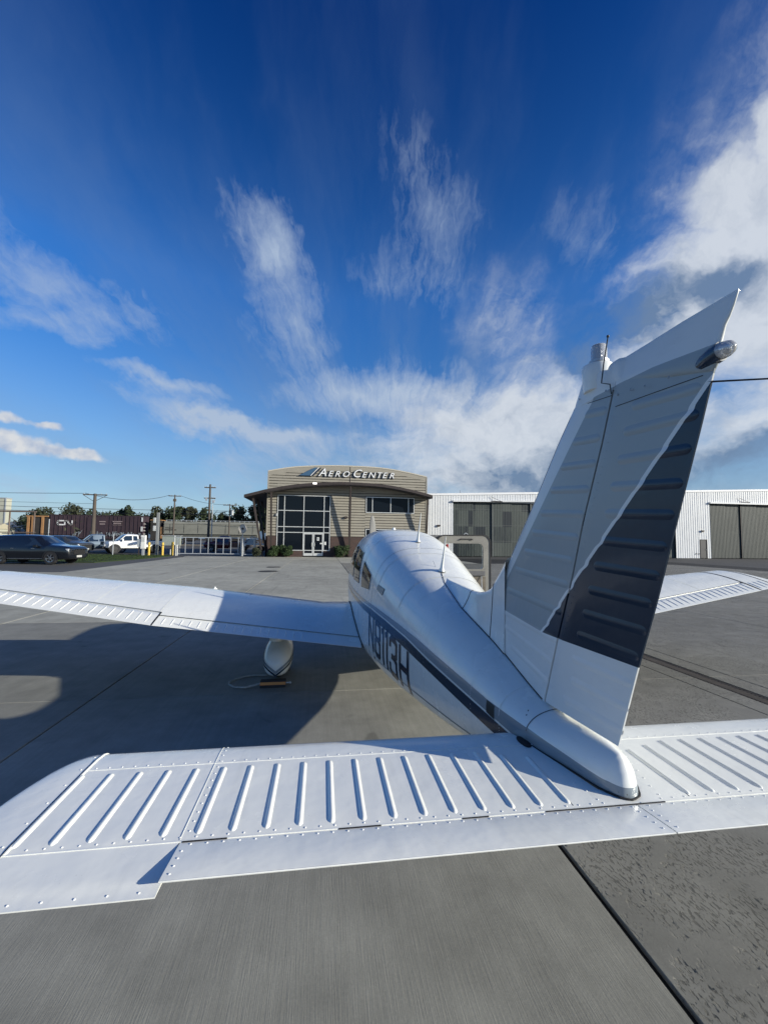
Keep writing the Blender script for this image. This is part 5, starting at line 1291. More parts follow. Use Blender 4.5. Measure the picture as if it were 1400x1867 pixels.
for x, h in ((-.72,1.85),(.42,1.80)): q = MB(); q.cyl((x,0,0),(x,0,h),.055,n=10); q.build('gate_post', STEEL, wg)
q = MB(); q.box((-.62,-.03,1.66),(.34,.03,1.72)); q.box((-.62,-.03,.14),(.34,.03,.2)); q.box((-.62,-.03,.2),(-.56,.03,1.66)); q.box((.28,-.03,.2),(.34,.03,1.66)); q.build('gate_frame', STEEL, wg)
q = MB(); q.box((-.60,-.06,.95),(-.44,.04,1.15)); q.build('lock_box', STEEL, wg)
rs = thing('round_sign', 'round pale emblem sign on a post between the two gates', 'sign', (-8.46, 40.42, 0))
q = MB(); q.cyl((0,.03,0),(0,.03,3.0),.035,n=8); q.build('post', STEEL, rs)
q = MB(); q.loft([[(.36*math.cos(a), y, 2.58+.44*math.sin(a)) for a in np.linspace(0,2*math.pi,32,endpoint=False)] for y in (-.03,-.01)]); dsk = q.build('sign_disc', mat('sign_cream', (.5,.47,.42), .5), rs)
q = MB()
ro = [(.31*math.cos(a), .385*math.sin(a)+2.58) for a in np.linspace(0,2*math.pi,32,endpoint=False)]; ri = [(.285*math.cos(a), .355*math.sin(a)+2.58) for a in np.linspace(0,2*math.pi,32,endpoint=False)]
q.add([(x,-.033,z) for x,z in ro]+[(x,-.033,z) for x,z in ri], [(i,(i+1)%32,32+(i+1)%32,32+i) for i in range(32)]); q.build('sign_ring', mat('sign_brown', (.12,.10,.09), .5), dsk, fixn=False)
q = MB(); q.add([(x,-.034,z) for x,z in ((-.02,2.42),(.02,2.42),(.02,2.50),(.15,2.52),(.10,2.60),(.14,2.66),(.05,2.66),(0,2.76),(-.05,2.66),(-.14,2.66),(-.10,2.60),(-.15,2.52),(-.02,2.50))], [tuple(range(13))]); q.build('emblem', mat('emblem_dark', (.05,.045,.04), .5), dsk, fixn=False)
YEL = named('safety_yellow', varied((.62,.42,.07), .08, 3, .5))
def bollard(x, y, h, label):
    t_ = thing('bollard', label, 'bollard', (x, y, 0), group='yellow bollards by the gate controls')
    q = MB(); q.cyl((0,0,0),(0,0,h-.08),.095,n=16); q.ell((0,0,h-.08),(.095,.095,.08),16,6); q.build('post', YEL, t_, smooth=True, ang=50)
    q = MB(); q.cyl((0,0,h-.30),(0,0,h-.26),.099,n=16); q.build('reflective_band', DARK, t_); return t_
bollard(-16.5, 40.0, 1.22, 'yellow bollard beside the white control box')
bollard(-15.55, 40.6, 1.22, 'yellow bollard in front of the grey cabinet')
bollard(-14.80, 40.9, 1.28, 'yellow bollard nearest the sliding gate')
cb = thing('control_box', 'tall white gate control box on a pedestal left of the yellow bollards', 'control box', (-16.95, 39.9, 0))
q = MB(); q.box((-.19,-.15,.62),(.19,.15,1.84)); q.build('cabinet', named('white_enamel', varied((.68,.68,.66), .06, 2, .4)), cb, bevel=.02)
q = MB(); q.box((-.14,-.16,1.25),(.14,-.148,1.7)); q.build('keypad_door', ALU, cb)
q = MB(); q.box((-.09,-.09,0),(.09,.09,.62)); q.build('pedestal', STEEL, cb)
q = MB(); q.box((-.50,-.08,.8),(-.20,.10,1.5)); q.build('side_box', STEEL, cb); q = MB(); q.box((-.40,-.04,0),(-.33,.04,.8)); q.build('side_post', BRN, cb)
ec = thing('electrical_cabinet', 'wide grey-green electrical cabinet on legs behind the bollards', 'cabinet', (-15.35, 42.2, 0))
q = MB(); q.box((-.78,-.2,.9),(.85,.2,1.82)); q.build('cabinet', named('grey_green_enamel', varied((.26,.29,.27), .08, 1.5, .5)), ec, bevel=.02)
q = MB(); q.box((-.86,-.26,1.82),(.93,.26,1.87)); q.build('rain_hood', STEEL, ec)
for x in (-.7, .78): q = MB(); q.box((x-.04,-.04,0),(x+.04,.04,.9)); q.build('leg', STEEL, ec)
mp = thing('camera_mast', 'slim grey steel mast with two small white boxes rising by the boxcar end', 'mast', (-16.2, 41.0, 0))
q = MB(); q.box((-.10,-.10,0),(.10,.10,3.98)); q.build('mast_pole', named('mast_grey', varied((.22,.23,.235), .1, 2, .5)), mp)
for z0, z1 in ((3.0,3.5),(2.25,2.75)): q = MB(); q.box((-.40,-.10,z0),(-.16,.06,z1)); q.build('antenna_box', ALU, mp, bevel=.03)
for i, (x, y, h) in enumerate(((-15.1,41.3,.55),(-14.35,40.45,1.0),(-14.22,40.45,1.0))):
    q = MB(); q.cyl((0,0,0),(0,0,h),.04,n=10); q.ell((0,0,h),(.04,.04,.03),10,4); o = q.build('white_post', ALU, smooth=True); o.location = (x,y,0)
    tag(o, ['short white stub post between two yellow bollards','left one of the paired thin white posts at the gate end','right one of the paired thin white posts at the gate end'][i], 'post')
# fence posts standing on the lawn
for i, (x, y, h) in enumerate(((-19.75,40.5,1.9),(-26.0,42.,3.2),(-31.5,43.,1.9))):
    q = MB(); q.cyl((0,0,0),(0,0,h),.045,n=8); q.ell((0,0,h),(.055,.055,.04),8,4); o = q.build('fence_post', STEEL, smooth=True); o.location = (x,y,0)
    tag(o, ['thin steel fence post before the white pickup','tall thin steel post between the dark car and the two-tone pickup','thin steel fence post behind the black car roof'][i], 'post')
# far-left pipe frame
pf = thing('pipe_frame', 'rusty pipe rack frame beyond the black car at the left edge', 'frame', (-46, 62, 0))
for k in range(6): q = MB(); q.cyl((-8.4+k*3.0,0,0),(-8.4+k*3.0,0,4.9),.09,n=8); q.build('upright', named('rusty_pipe', varied((.13,.10,.085), .3, 1, .8)) if k == 0 else bpy.data.materials['rusty_pipe'], pf)
q = MB(); q.cyl((-8.6,0,4.9),(6.8,0,4.9),.1,n=8); q.cyl((-8.6,0,2.1),(6.8,0,2.1),.06,n=8); q.build('rail', bpy.data.materials['rusty_pipe'], pf)

# ================================================================ RAILCARS
BXC = named('brown_boxcar_paint', varied((.038,.024,.032), .25, .5, .75, rnd=0)); ORG = named('orange_primer', varied((.30,.16,.07), .2, 1, .8))
HOP = named('grey_hopper_paint', varied((.19,.19,.165), .16, .5, .7, stretch=(1,1,3))); UND = named('railcar_underframe', varied((.03,.027,.026), .3, 1, .9))
GRF = named('graffiti_silver', varied((.24,.27,.30), .6, 3.5, .8))
RY = 95.
def bogie(par, x):
    q = MB()
    for dx in (-.9,.9): q.cyl((x+dx,-.85,.45),(x+dx,-.72,.45),.45,n=18); q.cyl((x+dx,.72,.45),(x+dx,.85,.45),.45,n=18)
    q.box((x-1.3,-1.0,.35),(x+1.3,-.86,.7)); q.build('bogie', UND, par)
bc_ = thing('boxcar', 'long dark maroon boxcar with two large white letters and silver graffiti', 'railcar', (-46.9, RY, .25))
hl = 8.9; b = MB(); b.box((-hl,-1.45,1.0),(hl,1.45,5.65)); b.build('body', BXC, bc_)
b = MB(); b.prism([(-hl-.05,5.65),(hl+.05,5.65),(hl+.05,5.8),(-hl-.05,5.8)], -1.5, 1.5); b.build('roof', BXC, bc_)
for k in range(23):
    x = -hl+.3+k*.79; q = MB(); q.box((x-.06,-1.54,1.0),(x+.06,-1.45,5.62)); q.build('side_rib', BXC, bc_)
b = MB(); b.box((-1.8,-1.56,1.2),(1.8,-1.50,5.4)); b.box((-1.9,-1.60,1.15),(1.9,-1.52,1.3)); b.build('sliding_door', BXC, bc_)
b = MB(); b.box((-hl,-1.2,.75),(hl,1.2,1.0)); b.build('underframe', UND, bc_); bogie(bc_, -6.8); bogie(bc_, 6.8)
def txt(s_, x, z, y, sz, mt, par, nm, bold=.02, sx_=1.0):
    cu_ = bpy.data.curves.new(nm, 'FONT'); cu_.body = s_; cu_.size = sz; cu_.extrude = .01; cu_.offset = bold; cu_.resolution_u = 4
    tmp = bpy.data.objects.new(nm, cu_); me = bpy.data.meshes.new_from_object(tmp); bpy.data.objects.remove(tmp)
    me.materials.clear(); me.materials.append(mt); me.transform(Matrix.Translation((x,y,z))@Matrix.Rotation(R(90),4,'X')@Matrix.Diagonal((sx_,1,1,1)))
    o = bpy.data.objects.new(nm, me); sc.collection.objects.link(o); o.parent = par; return o
WLT = mat('white_lettering', (.62,.62,.62), .7)
q = MB()   # rounded C and N strokes
def stroke(pts, w_=.26, y=-1.60):
    for a, c in zip(pts[:-1], pts[1:]):
        p, r_ = Vector(a), Vector(c); d = (r_-p).normalized(); n_ = Vector((-d.y,d.x))*w_/2; p2 = p-d*w_*.35; r2_ = r_+d*w_*.35
        vs = [(v.x,y,v.y) for v in (p2-n_, r2_-n_, r2_+n_, p2+n_)]; q.add(vs, [(0,1,2,3)])
stroke([(-6.2,4.55),(-7.1,4.55),(-7.3,4.35),(-7.3,3.95),(-7.1,3.75),(-6.2,3.75)])
q.build('letter_c', WLT, bc_, fixn=False); q = MB(); stroke([(-5.95,3.75),(-5.95,4.35),(-5.75,4.52),(-5.5,4.50),(-5.0,3.80),(-4.75,3.78),(-4.6,3.95),(-4.6,4.55)]); q.build('letter_n', WLT, bc_, fixn=False)
q = MB(); rg = random.Random(3)
for k in range(48):
    u = k/47; x = -4.2+u*12.6; x += rg.uniform(-.1,.1)
    if 5 < k < 12 or 20 < k < 24: continue
    pts = [(x+rg.uniform(-.3,.3), 1.25+rg.random()*1.3) for _ in range(4)]; stroke(pts, .11, -1.61-.001*k)
q.build('graffiti', GRF, bc_, kind='stuff', fixn=False)
q = MB(); 
for (x0,z0,x1,z1) in ((3.0,4.5,4.9,4.65),(3.2,4.1,4.7,4.3),(3.1,3.8,4.8,3.88),(.5,4.4,1.7,4.6),(.6,3.9,1.6,4.1)): q.box((x0,-1.62,z0),(x1,-1.605,z1))
q.build('emblem_bars', named('faded_marks', varied((.25,.2,.2),.3,4,.8)), bc_)
q = MB()
for k in range(5): q.box((hl+.05,-1.45,1.3+k*.7),(hl+.12,-.2,1.42+k*.7))
q.box((hl-.35,-1.62,4.6),(hl-.05,-1.55,5.5)); q.box((hl-.4,-1.62,2.6),(hl,-1.55,3.6)); q.build('end_ladder', ALU, bc_)
oc = thing('railcar', 'short railcar end with orange-brown ribs left of the maroon boxcar', 'railcar', (-58.3, RY, .25))
b = MB(); b.box((-1.5,-1.4,.9),(2.2,1.4,5.35)); b.build('body', UND, oc)
for x in (-1.3,-.5,1.3): q = MB(); q.box((x-.18,-1.62,.9),(x+.22,-1.40,5.3)); q.build('side_rib', ORG, oc)
q = MB(); q.box((-1.7,-1.6,5.25),(2.3,1.5,5.5)); q.build('roof', ORG, oc); bogie(oc, .5)
oe = thing('railcar', 'dark railcar end with a brown door between the boxcar and the grey hopper', 'railcar', (-35.6, RY, .25))
b = MB(); b.box((-1.0,-1.3,.9),(.9,1.3,4.95)); b.build('body', UND, oe); q = MB(); q.box((.95,-1.2,1.2),(1.6,-1.0,3.6)); q.build('end_plate', ORG, oe); q = MB(); q.box((-1.1,-1.4,4.95),(1.0,1.4,5.1)); q.build('roof', ORG, oe); bogie(oe, 0)
hc = thing('hopper_car', 'long weathered grey covered hopper car with a roof walkway behind the gates', 'railcar', (-24.4, RY, .25))
hh = 9.5; b = MB()
b.loft([[(-hh+dx,s_*w_,z) for s_, w_, z in ((-1,.9,1.4),(-1,1.5,2.3),(-1,1.55,4.4),(-1,1.25,4.85),(1,1.25,4.85),(1,1.55,4.4),(1,1.5,2.3),(1,.9,1.4))] for dx in (0.,)]+[[(hh-dx,s_*w_,z) for s_, w_, z in ((-1,.9,1.4),(-1,1.5,2.3),(-1,1.55,4.4),(-1,1.25,4.85),(1,1.25,4.85),(1,1.55,4.4),(1,1.5,2.3),(1,.9,1.4))] for dx in (0.,)])
b.build('body', HOP, hc)
q = MB(); q.box((-hh,-1.62,4.25),(hh,-1.5,4.45)); q.box((-hh,-1.60,2.2),(hh,-1.48,2.36)); q.build('side_sill', HOP, hc)
q = MB(); q.box((-hh,-.5,5.08),(hh,.5,5.16)); q.build('roof_walkway', STEEL, hc)
for k in range(20): q = MB(); x = -hh+.3+k*.99; q.box((x-.05,-1.1,4.8),(x+.05,-.95,5.12)); q.build('walkway_bracket', STEEL, hc)
for k in range(7): q = MB(); x = -hh+1.2+k*2.8; q.box((x-.02,-1.57,2.35),(x+.02,-1.545,4.25)); q.build('panel_seam', UND, hc)
q = MB(); q.box((-9.2,-1.58,3.35),(-7.6,-1.562,3.5)); q.box((-9.3,-1.58,2.95),(-7.0,-1.562,3.12)); q.build('faded_marks', UND, hc)
for x in (-4.5,0,4.5): q = MB(); q.loft([[(x-1.5,-.9,1.4),(x+1.5,-.9,1.4),(x+1.5,.9,1.4),(x-1.5,.9,1.4)],[(x-.5,-.5,.6),(x+.5,-.5,.6),(x+.5,.5,.6),(x-.5,.5,.6)]]); q.build('hopper_chute', UND, hc)
q = MB(); q.box((-hh-.4,-1.2,.85),(hh+.4,1.2,1.15)); q.build('underframe', UND, hc); bogie(hc,-7.8); bogie(hc,7.8)
b = MB(); b.prism([(-95,-.03),(-93,.28),(10,.28),(12,-.03)], RY-2.4, RY+2.4); b.build('railway_bed', named('ballast', varied((.12,.11,.10), .4, 3, .9)), kind='structure')

# ================================================================ POLES AND CABLES
WOOD = named('weathered_pole_wood', varied((.085,.07,.058), .25, 1.5, .85)); CBL = mat('black_cable', (.012,.012,.014), .6)
def pole(x, y, h, r, arm, label, zs=(0.35,), ins=True, armrot=0):
    t_ = thing('utility_pole', label, 'utility pole', (x, y, 0)); b = MB(); b.cyl((0,0,-.1),(0,0,h),r,r*.62,12); b.build('pole', WOOD, t_, smooth=True, ang=50)
    for z in zs:
        q = MB(); q.box((-arm,-.07,h-z-.07),(arm,.07,h-z+.07)); c_ = q.build('crossarm', WOOD, t_)
        if ins:
            for dx in (-arm*.92,-arm*.5,arm*.5,arm*.92): q = MB(); q.cyl((dx,0,h-z+.07),(dx,0,h-z+.24),.045,.03,8); q.build('insulator', STEEL, t_)
    return t_
p1 = pole(-32.3, 62.5, 7.6, .30, 1.55, 'thick wooden utility pole with a crossarm in front of the maroon boxcar', (.15,))
q = MB(); q.tube([(-1.5,0,7.4),(-.1,-.0,6.5)], .035, 5); q.tube([(1.5,0,7.4),(.1,0,6.6)], .035, 5); q.build('arm_brace', WOOD, p1)
p2 = pole(-27.6, 80, 9.4, .17, 1.05, 'slim dark utility pole rising behind the gap between boxcar and hopper', (.22,)); q = MB(); q.box((-.22,-.2,8.2),(.22,.2,8.65)); q.build('switch_box', WOOD, p2)
p3 = pole(-16.75, 61, 9.2, .19, .75, 'tall utility pole with hardware and a conduit behind the sliding gate', (.45,1.95))
q = MB(); q.cyl((.42,0,0),(.42,0,6.2),.07,n=8); q.tube([(.42,0,6.2),(.5,0,7.0),(.2,0,7.4),(.75,0,7.1),(.6,0,6.7)], .03, 5); q.build('conduit', STEEL, p3)
q = MB(); q.box((-.55,-.2,6.9),(-.35,.1,7.3)); q.box((.35,-.2,6.6),(.65,.1,6.95)); q.build('line_hardware', STEEL, p3)
p4 = pole(-18.4, 82, 8.1, .14, 1.2, 'short pole with a grey transformer can before the dark trees', (.2,)); q = MB(); q.cyl((.5,-.1,6.0),(.5,-.1,7.0),.25,n=14); q.build('transformer', named('transformer_grey', varied((.42,.44,.45), .06, 2, .4)), p4)
p5 = pole(-74.5, 100, 8.3, .16, 1.6, 'thin far pole beside the pale building at the left edge', (.3,1.0))
def cable(pts, sag, r, label, loc=None):
    q = MB(); P_ = []
    for a, c in zip(pts[:-1], pts[1:]):
        a, c = Vector(a), Vector(c)
        for k in range(13 if c is not None else 12): u = k/12; v = a.lerp(c, u); v.z -= sag*4*u*(1-u); P_.append(v)
    q.tube(P_, r, 5); o = q.build('overhead_cable', CBL); tag(o, label, 'cable'); return o
cable([(-33.6,62.5,7.65),(-27.6-.9,80,9.3)], .9, .035, 'sagging cable between the thick pole and the slim pole')
cable([(-90,58,7.6),(-33.7,62.5,7.62)], .5, .03, 'highest cable running left from the thick pole crossarm')
cable([(-90,66,6.9),(-32.4,62.5,6.2)], .1, .02, 'faint cable running left just below the thick pole crossarm')
cable([(-110,100,7.8),(-74.5,100,8.1),(-15,100,8.0),(60,100,8.1)], .3, .045, 'long cable passing just above the boxcar roof line')
cable([(-110,96,7.0),(-74.5,100,7.3),(-17.8,90,6.6),(14,90,6.6)], .35, .04, 'lower long cable crossing behind the tall pole')
cable([(-27.6+.9,80,9.3),(-18.4,82,8.0)], .5, .03, 'cable from the slim pole down to the transformer pole')
cable([(-27.6,80,6.5),(-16.75,61,5.1),(-5.5,46,6.2)], .3, .025, 'service cable from the tall pole to the building')

# ================================================================ FAR GROUND
far = thing('pale_warehouse', 'tall cream building at the left edge beyond the railcars', 'building', (-96, 130, 0))
b = MB(); b.box((-12,0,0),(7.9,2.2,11.9)); b.build('wall', named('cream_panels', varied((.40,.40,.33), .06, .2, .7)), far)
b = MB(); b.box((-12.1,-.1,11.9),(8.0,2.3,12.15)); b.box((7.7,-.15,0),(8.0,0,11.9)); b.build('roof_edge', STEEL, far)
for z in (3,6,9): q = MB(); q.box((-12,-.03,z),(7.6,0,z+.05)); q.build('panel_seam', STEEL, far)
f2 = thing('low_warehouse', 'low grey-white shed roofs beyond the pipe rack', 'building', (-76, 125, 0))
b = MB(); b.box((-11,0,0),(9,14,3.9)); b.build('wall', named('pale_shed', varied((.28,.31,.34), .08, .3, .7)), f2)
b = MB(); b.xprism([(-.3,3.9),(7,5.6),(14.3,3.9)], -11.3, 9.3); b.build('roof', named('shed_roof', varied((.20,.23,.27), .1, .3, .6)), f2)
f3 = thing('cream_shed', 'small cream shed below the pale building', 'building', (-79, 112, 0))
b = MB(); b.box((-7,0,0),(0,8,3.2)); b.build('wall', bpy.data.materials['cream_panels'], f3); b = MB(); b.xprism([(-.3,3.2),(4,4.6),(8.3,3.2)], -7.2, .2); b.build('roof', named('tan_roof', varied((.4,.37,.28), .08, .3, .7)), f3)
b = MB(); rows = []
for k in range(2):
    rows.append([(x, 900+k*400, (22+13*math.sin(x*.006+1.2)+7*math.sin(x*.017+.4)+3*math.sin(x*.05))*(1+k*.0) if k == 0 else 60+20*math.sin(x*.005)) for x in np.linspace(-1400,900,120)])
base = [(x, 880, -2) for x in np.linspace(-1400,900,120)]
b.loft([base]+rows[:1], closed=False, caps=False); b.build('hills', mat('far_hill_blue', (.10,.15,.22), .95, spec=.0), kind='structure', smooth=True)

# ================================================================ VEHICLES
BLK = mat('black_car_paint', (.006,.008,.012), .18, coat=1); WHC = mat('white_car_paint', (.74,.74,.73), .25, coat=.8); SLV = mat('silver_car_paint', (.14,.18,.22), .3, coat=.7, metal=.3)
GRYC = mat('grey_car_paint', (.05,.055,.06), .25, coat=.8, metal=.2); REDC = mat('dark_red_paint', (.12,.012,.014), .3, coat=.7)
CARG = mat('car_glass', (.012,.018,.025), .04, coat=1, spec=.7); HLT = mat('headlight', (.75,.78,.8), .08, coat=1, metal=.5); RLT = mat('tail_light', (.3,.01,.01), .15, coat=1)
PLS = mat('black_plastic', (.012,.012,.013), .6)
def car_body(par, prof, mt):
    """prof: rows (x, zbot, zbelt, ztop, hw_bot, hw_belt, hw_top)"""
    P_ = np.array(prof, float); rows = []
    for t in np.linspace(0, len(P_)-1, (len(P_)-1)*4+1):
        x, zb, zl, zt, hb, hl_, ht = cr(P_, t); zt = max(zt, zl+.01)
        half = [(0,zb),(hb*.9,zb),(hb,zb+.06),(hl_*1.0,zb+(zl-zb)*.45),(hl_*1.01,zb+(zl-zb)*.75),(hl_*.965,zl),(ht+(hl_*.965-ht)*.5,zl+(zt-zl)*.5),(ht,zt-(zt-zl)*.08),(ht*.8,zt),(0,zt+.01)]
        rows.append([(x,-a,z) for a,z in half]+[(x,a,z) for a,z in reversed(half[1:-1])])
    b = MB(); b.loft(rows); return b.build('body', mt, par, smooth=True, ang=38)
def wheel4(par, xs_, tr, r, mt_rim, wide=.25, spokes=6):
    for x in xs_:
        for s_ in (-1, 1):
            y = s_*tr; q = MB(); n1, n2 = 28, 8; vs = []
            prof = [(r*.62,-wide/2),(r*.92,-wide/2),(r,-wide*.32),(r,wide*.32),(r*.92,wide/2),(r*.62,wide/2)]
            rings = [[(x+rr*math.cos(a), y+w_, r+rr*math.sin(a)) for rr, w_ in prof] for a in np.linspace(0,2*math.pi,n1,endpoint=False)]
            q.add([p for g_ in rings for p in g_], [(i*6+j, ((i+1)%n1)*6+j, ((i+1)%n1)*6+j+1, i*6+j+1) for i in range(n1) for j in range(5)])
            tyre = q.build('wheel', RUB, par, smooth=True, ang=40)
            q = MB(); q.cyl((x,y-wide*.30*1,r),(x,y+wide*.30,r), r*.62, n=24); q.build('wheel_well_disc', PLS, tyre)
            q = MB()
            for k in range(spokes):
                a = 2*math.pi*k/spokes+.2; ca, sa = math.cos(a), math.sin(a); t0 = r*.10
                yo = y+s_*wide*.42; yi = y+s_*wide*.3; p = (x+ca*r*.1, r+sa*r*.1); e = (x+ca*r*.60, r+sa*r*.60); nx, nz = -sa*t0*.5, ca*t0*.5
                q.add([(p[0]-nx,yo,p[1]-nz),(p[0]+nx,yo,p[1]+nz),(e[0]+nx*1.5,yo,e[1]+nz*1.5),(e[0]-nx*1.5,yo,e[1]-nz*1.5),(p[0]-nx,yi,p[1]-nz),(p[0]+nx,yi,p[1]+nz),(e[0]+nx*1.5,yi,e[1]+nz*1.5),(e[0]-nx*1.5,yi,e[1]-nz*1.5)], [(0,1,2,3),(0,4,5,1),(1,5,6,2),(2,6,7,3),(3,7,4,0)])
            q.cyl((x,y+s_*wide*.28,r),(x,y+s_*wide*.44,r), r*.16, n=12)
            rings = [[(x+rr*math.cos(a), y+s_*w_, r+rr*math.sin(a)) for rr, w_ in ((r*.58,wide*.3),(r*.58,wide*.44),(r*.66,wide*.46),(r*.66,wide*.3))] for a in np.linspace(0,2*math.pi,n1,endpoint=False)]
            q.add([p for g_ in rings for p in g_], [(i*4+j, ((i+1)%n1)*4+j, ((i+1)%n1)*4+j+1, i*4+j+1) for i in range(n1) for j in range(3)])
            q.build('rim', mt_rim, tyre)
def sideglass(par, polys, hwf, mt=CARG):
    for poly in polys:
        for s_ in (-1, 1):
            q = MB(); q.add([(x, s_*hwf(x, z), z) for x, z in poly], [tuple(range(len(poly)))]); q.build('window', mt, par, fixn=False)
def suv(name, label, loc, rz, paint, cat='car', glass_side=True, L=5.0, plate_=True):
    t_ = thing(name, label, cat, loc, rz)
    prof = [(-2.46,.48,.98,1.10,.70,.80,.60),(-2.40,.34,1.05,1.55,.84,.90,.62),(-2.25,.30,1.08,1.66,.90,.955,.64),(-1.4,.26,1.08,1.74,.92,.975,.66),(-.3,.26,1.06,1.765,.92,.98,.665),(.35,.26,1.05,1.72,.92,.98,.65),(.62,.26,1.06,1.62,.92,.98,.63),(1.22,.26,1.09,1.24,.92,.975,.70),(1.5,.26,1.07,1.17,.92,.97,.76),(2.1,.30,1.03,1.11,.90,.95,.76),(2.40,.34,.96,1.03,.86,.91,.72),(2.50,.42,.82,.90,.78,.82,.66)]
    car_body(t_, prof, paint)
    def hwf(x, z): return .945-(z-1.05)*.44+.006
    sideglass(t_, [[(-2.05,1.12),(-1.42,1.12),(-1.45,1.55),(-1.88,1.50)],[(-1.34,1.12),(-.42,1.11),(-.42,1.61),(-1.36,1.58)],[(-.32,1.11),(.95,1.09),(.30,1.57),(-.32,1.61)]], hwf)
    q = MB(); rows = []
    for u in np.linspace(0,1,6): x = .62+.62*u; z = 1.60-.46*u; hw = .60+.08*u; rows.append([(x+.012+.05*(1-abs(v)**2), v*hw, z+.018+.02*(1-abs(v)**2)) for v in np.linspace(-1,1,9)])
    q.loft(rows, closed=False, caps=False); q.build('windshield', CARG, t_, smooth=True)
    q = MB(); q.box((-2.46,-.55,1.14),(-2.30,.55,1.50)); q.build('rear_window', CARG, t_)
    wheel4(t_, (-1.5, 1.45), .86, .39, CHROME)
    for x in (-1.5, 1.45):
        for s_ in (-1,1):
            q = MB(); q.add([(x+.455*math.cos(a), s_*(.985), .375+.455*math.sin(a)) for a in np.linspace(-.25,math.pi+.25,20)]+[(x+.39*math.cos(a), s_*(.988), .375+.39*math.sin(a)) for a in np.linspace(math.pi+.25,-.25,20)], [tuple(range(40))]); q.build('wheel_arch', PLS, t_, fixn=False)
    for s_ in (-1,1):
        q = MB(); q.box((2.12,s_*.62 if s_>0 else -.92,.80),(2.46,s_*.92 if s_>0 else -.62,.95)); q.build('headlight', HLT, t_, bevel=.03)
        q = MB(); q.box((.55,s_*1.0-.0 if s_>0 else -1.16,1.02),(.78,1.16 if s_>0 else -1.0,1.18)); q.build('mirror', paint, t_, bevel=.03)
        q = MB(); q.box((-1.7,s_*.60-.02,1.80),(.2,s_*.60+.02,1.84)); q.build('roof_rail', CHROME if False else PLS, t_)
        q = MB(); q.box((-2.50,s_*.75-.1,.9),(-2.36,s_*.75+.1,1.15)); q.build('tail_light', RLT, t_)
        q = MB(); q.box((-1.0,s_*.965-.012,.33),(1.0,s_*.965+.012,.36)); q.build('sill_trim', CHROME, t_)
        for x in (-.75,.45): q = MB(); q.box((x-.1,s_*.985-.012,.93),(x+.1,s_*.985+.012,.96)); q.build('door_handle', CHROME, t_)
        q = MB(); q.box((2.2,s_*.60-.15,.40),(2.44,s_*.60+.15,.48)); q.build('fog_light', HLT, t_)
    q = MB(); q.box((2.38,-.50,.60),(2.53,.50,.88)); gr = q.build('grille', PLS, t_); q = MB(); q.box((2.38,-.52,.87),(2.55,.52,.91)); q.build('grille_trim', CHROME, gr)
    q = MB(); q.box((2.50,-.22,.42),(2.53,.22,.54)); q.build('licence_plate', ALU, t_)
    return t_
suv('black_suv', 'glossy black SUV parked on the asphalt at the left, nose to the right', (-18.30, 27.75, -.03), R(-6), BLK)
suv('dark_suv', 'dark grey SUV half hidden behind the black one', (-26.2, 45.2, -.03), R(-20), GRYC)
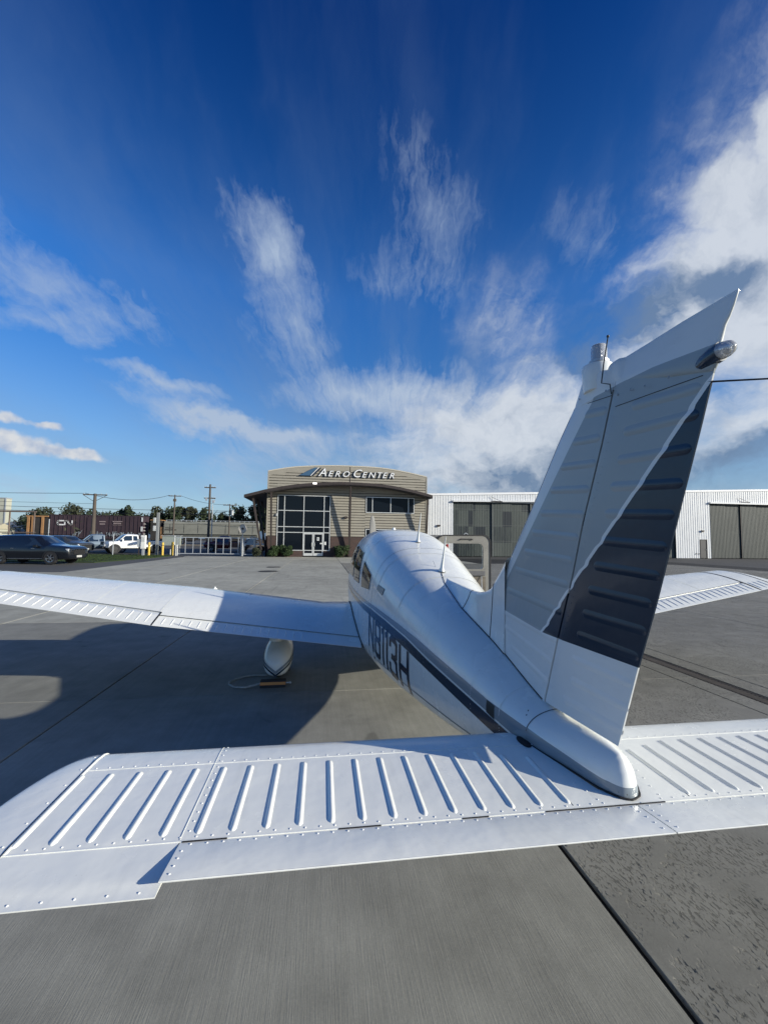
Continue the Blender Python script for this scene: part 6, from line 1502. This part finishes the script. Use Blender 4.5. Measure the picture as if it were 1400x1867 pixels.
def pickup(label, loc, rz, paint, low, sc_=1., hub=STEEL, big=False):
    t_ = thing('pickup_truck', label, 'pickup truck', loc, rz); t_.scale = (sc_,)*3; e = .10 if big else 0
    prof = [(.35,.42+e,1.06+e,1.92,.92,.98,.70),(.50,.42+e,1.08+e,1.96,.92,.99,.70),(1.2,.42+e,1.10+e,1.98,.92,.99,.71),(1.55,.42+e,1.10+e,1.90,.92,.99,.70),(2.15,.42+e,1.12+e,1.30,.92,.98,.80),(2.4,.42+e,1.12+e,1.24,.92,.98,.84),(3.0,.46+e,1.10+e,1.20,.92,.98,.86),(3.28,.50+e,1.02+e,1.12,.90,.96,.84),(3.36,.55+e,.98+e,1.04,.86,.92,.80)]
    car_body(t_, [(x-.3,*r_) for x, *r_ in prof], paint)
    q = MB(); q.box((-2.5,-.97,.55+e),(.05,.97,1.22+e)); q.build('bed', low, t_, bevel=.05)
    q = MB(); q.box((-2.4,-.82,1.0+e),(.0,.82,1.225+e)); q.build('bed_opening', PLS, t_)
    q = MB(); rows = []
    for u in np.linspace(0,1,5): x = 1.30+.58*u; z = 1.88-.55*u; hw = .66+.13*u; rows.append([(x+.02+.04*(1-abs(v)**2), v*hw, z+.02) for v in np.linspace(-1,1,9)])
    q.loft(rows, closed=False, caps=False); q.build('windshield', CARG, t_, smooth=True)
    sideglass(t_, [[(.12,1.22+e),(.55,1.22+e),(.55,1.80),(.20,1.80)],[(.65,1.22+e),(1.72,1.20+e),(1.22,1.80),(.65,1.82)]], lambda x, z: .965-(z-1.1-e)*.34+.008)
    wheel4(t_, (-1.55, 2.15), .88, .42+e*.6, hub, .28)
    for x in (-1.55, 2.15):
        for s_ in (-1,1):
            q = MB(); q.add([(x+.53*math.cos(a), s_*(1.0), .45+.53*math.sin(a)) for a in np.linspace(-.1,math.pi+.1,16)], [tuple(range(16))]); q.build('wheel_arch', PLS, t_, fixn=False)
    q = MB(); q.box((2.98,-.72,.80+e),(3.10,.72,1.10+e)); q.build('grille', PLS, t_)
    q = MB(); q.box((2.95,-.94,.46+e),(3.20,.94,.66+e)); q.build('bumper', CHROME if not big else PLS, t_, bevel=.03)
    for s_ in (-1,1):
        q = MB(); q.box((2.94,s_*.84-.11,.82+e),(3.09,s_*.84+.11,1.06+e)); q.build('headlight', HLT, t_, bevel=.02)
        q = MB(); q.box((1.45,min(s_*.98,s_*1.22),1.18+e),(1.60,max(s_*.98,s_*1.22),1.42+e)); q.build('mirror', paint if big else PLS, t_, bevel=.03)
    return t_
pickup('white full-size pickup facing left behind the lawn and fence post', (-20.2, 46.6, -.03), R(215), WHC, WHC, 1.0, PLS, True)
pickup('older two-tone silver and dark pickup left of the white one', (-24.3, 48.6, -.03), R(212), SLV, GRYC, .98)
pickup('dark red pickup seen through the sliding gate', (-12.6, 55.5, -.03), R(182), REDC, REDC, 1.0)
tr = thing('utility_trailer', 'pale metal trailer frame seen through the walk gate', 'trailer', (-8.9, 53, 0))
q = MB(); q.box((-1.6,-.9,.9),(1.8,.9,1.05)); q.tube([(-1.6,-.8,1.05),(-.6,-.8,1.9),(1.7,-.8,1.3)], .05, 6); q.build('frame', ALU, tr)
q = MB(); q.cyl((.4,-1.1,.38),(.4,-.9,.38),.38,n=20); q.cyl((.4,.9,.38),(.4,1.1,.38),.38,n=20); q.build('wheel', RUB, tr)
q = MB(); q.box((-1.2,-.7,1.05),(-.4,.5,1.6)); q.build('tool_box', STEEL, tr)
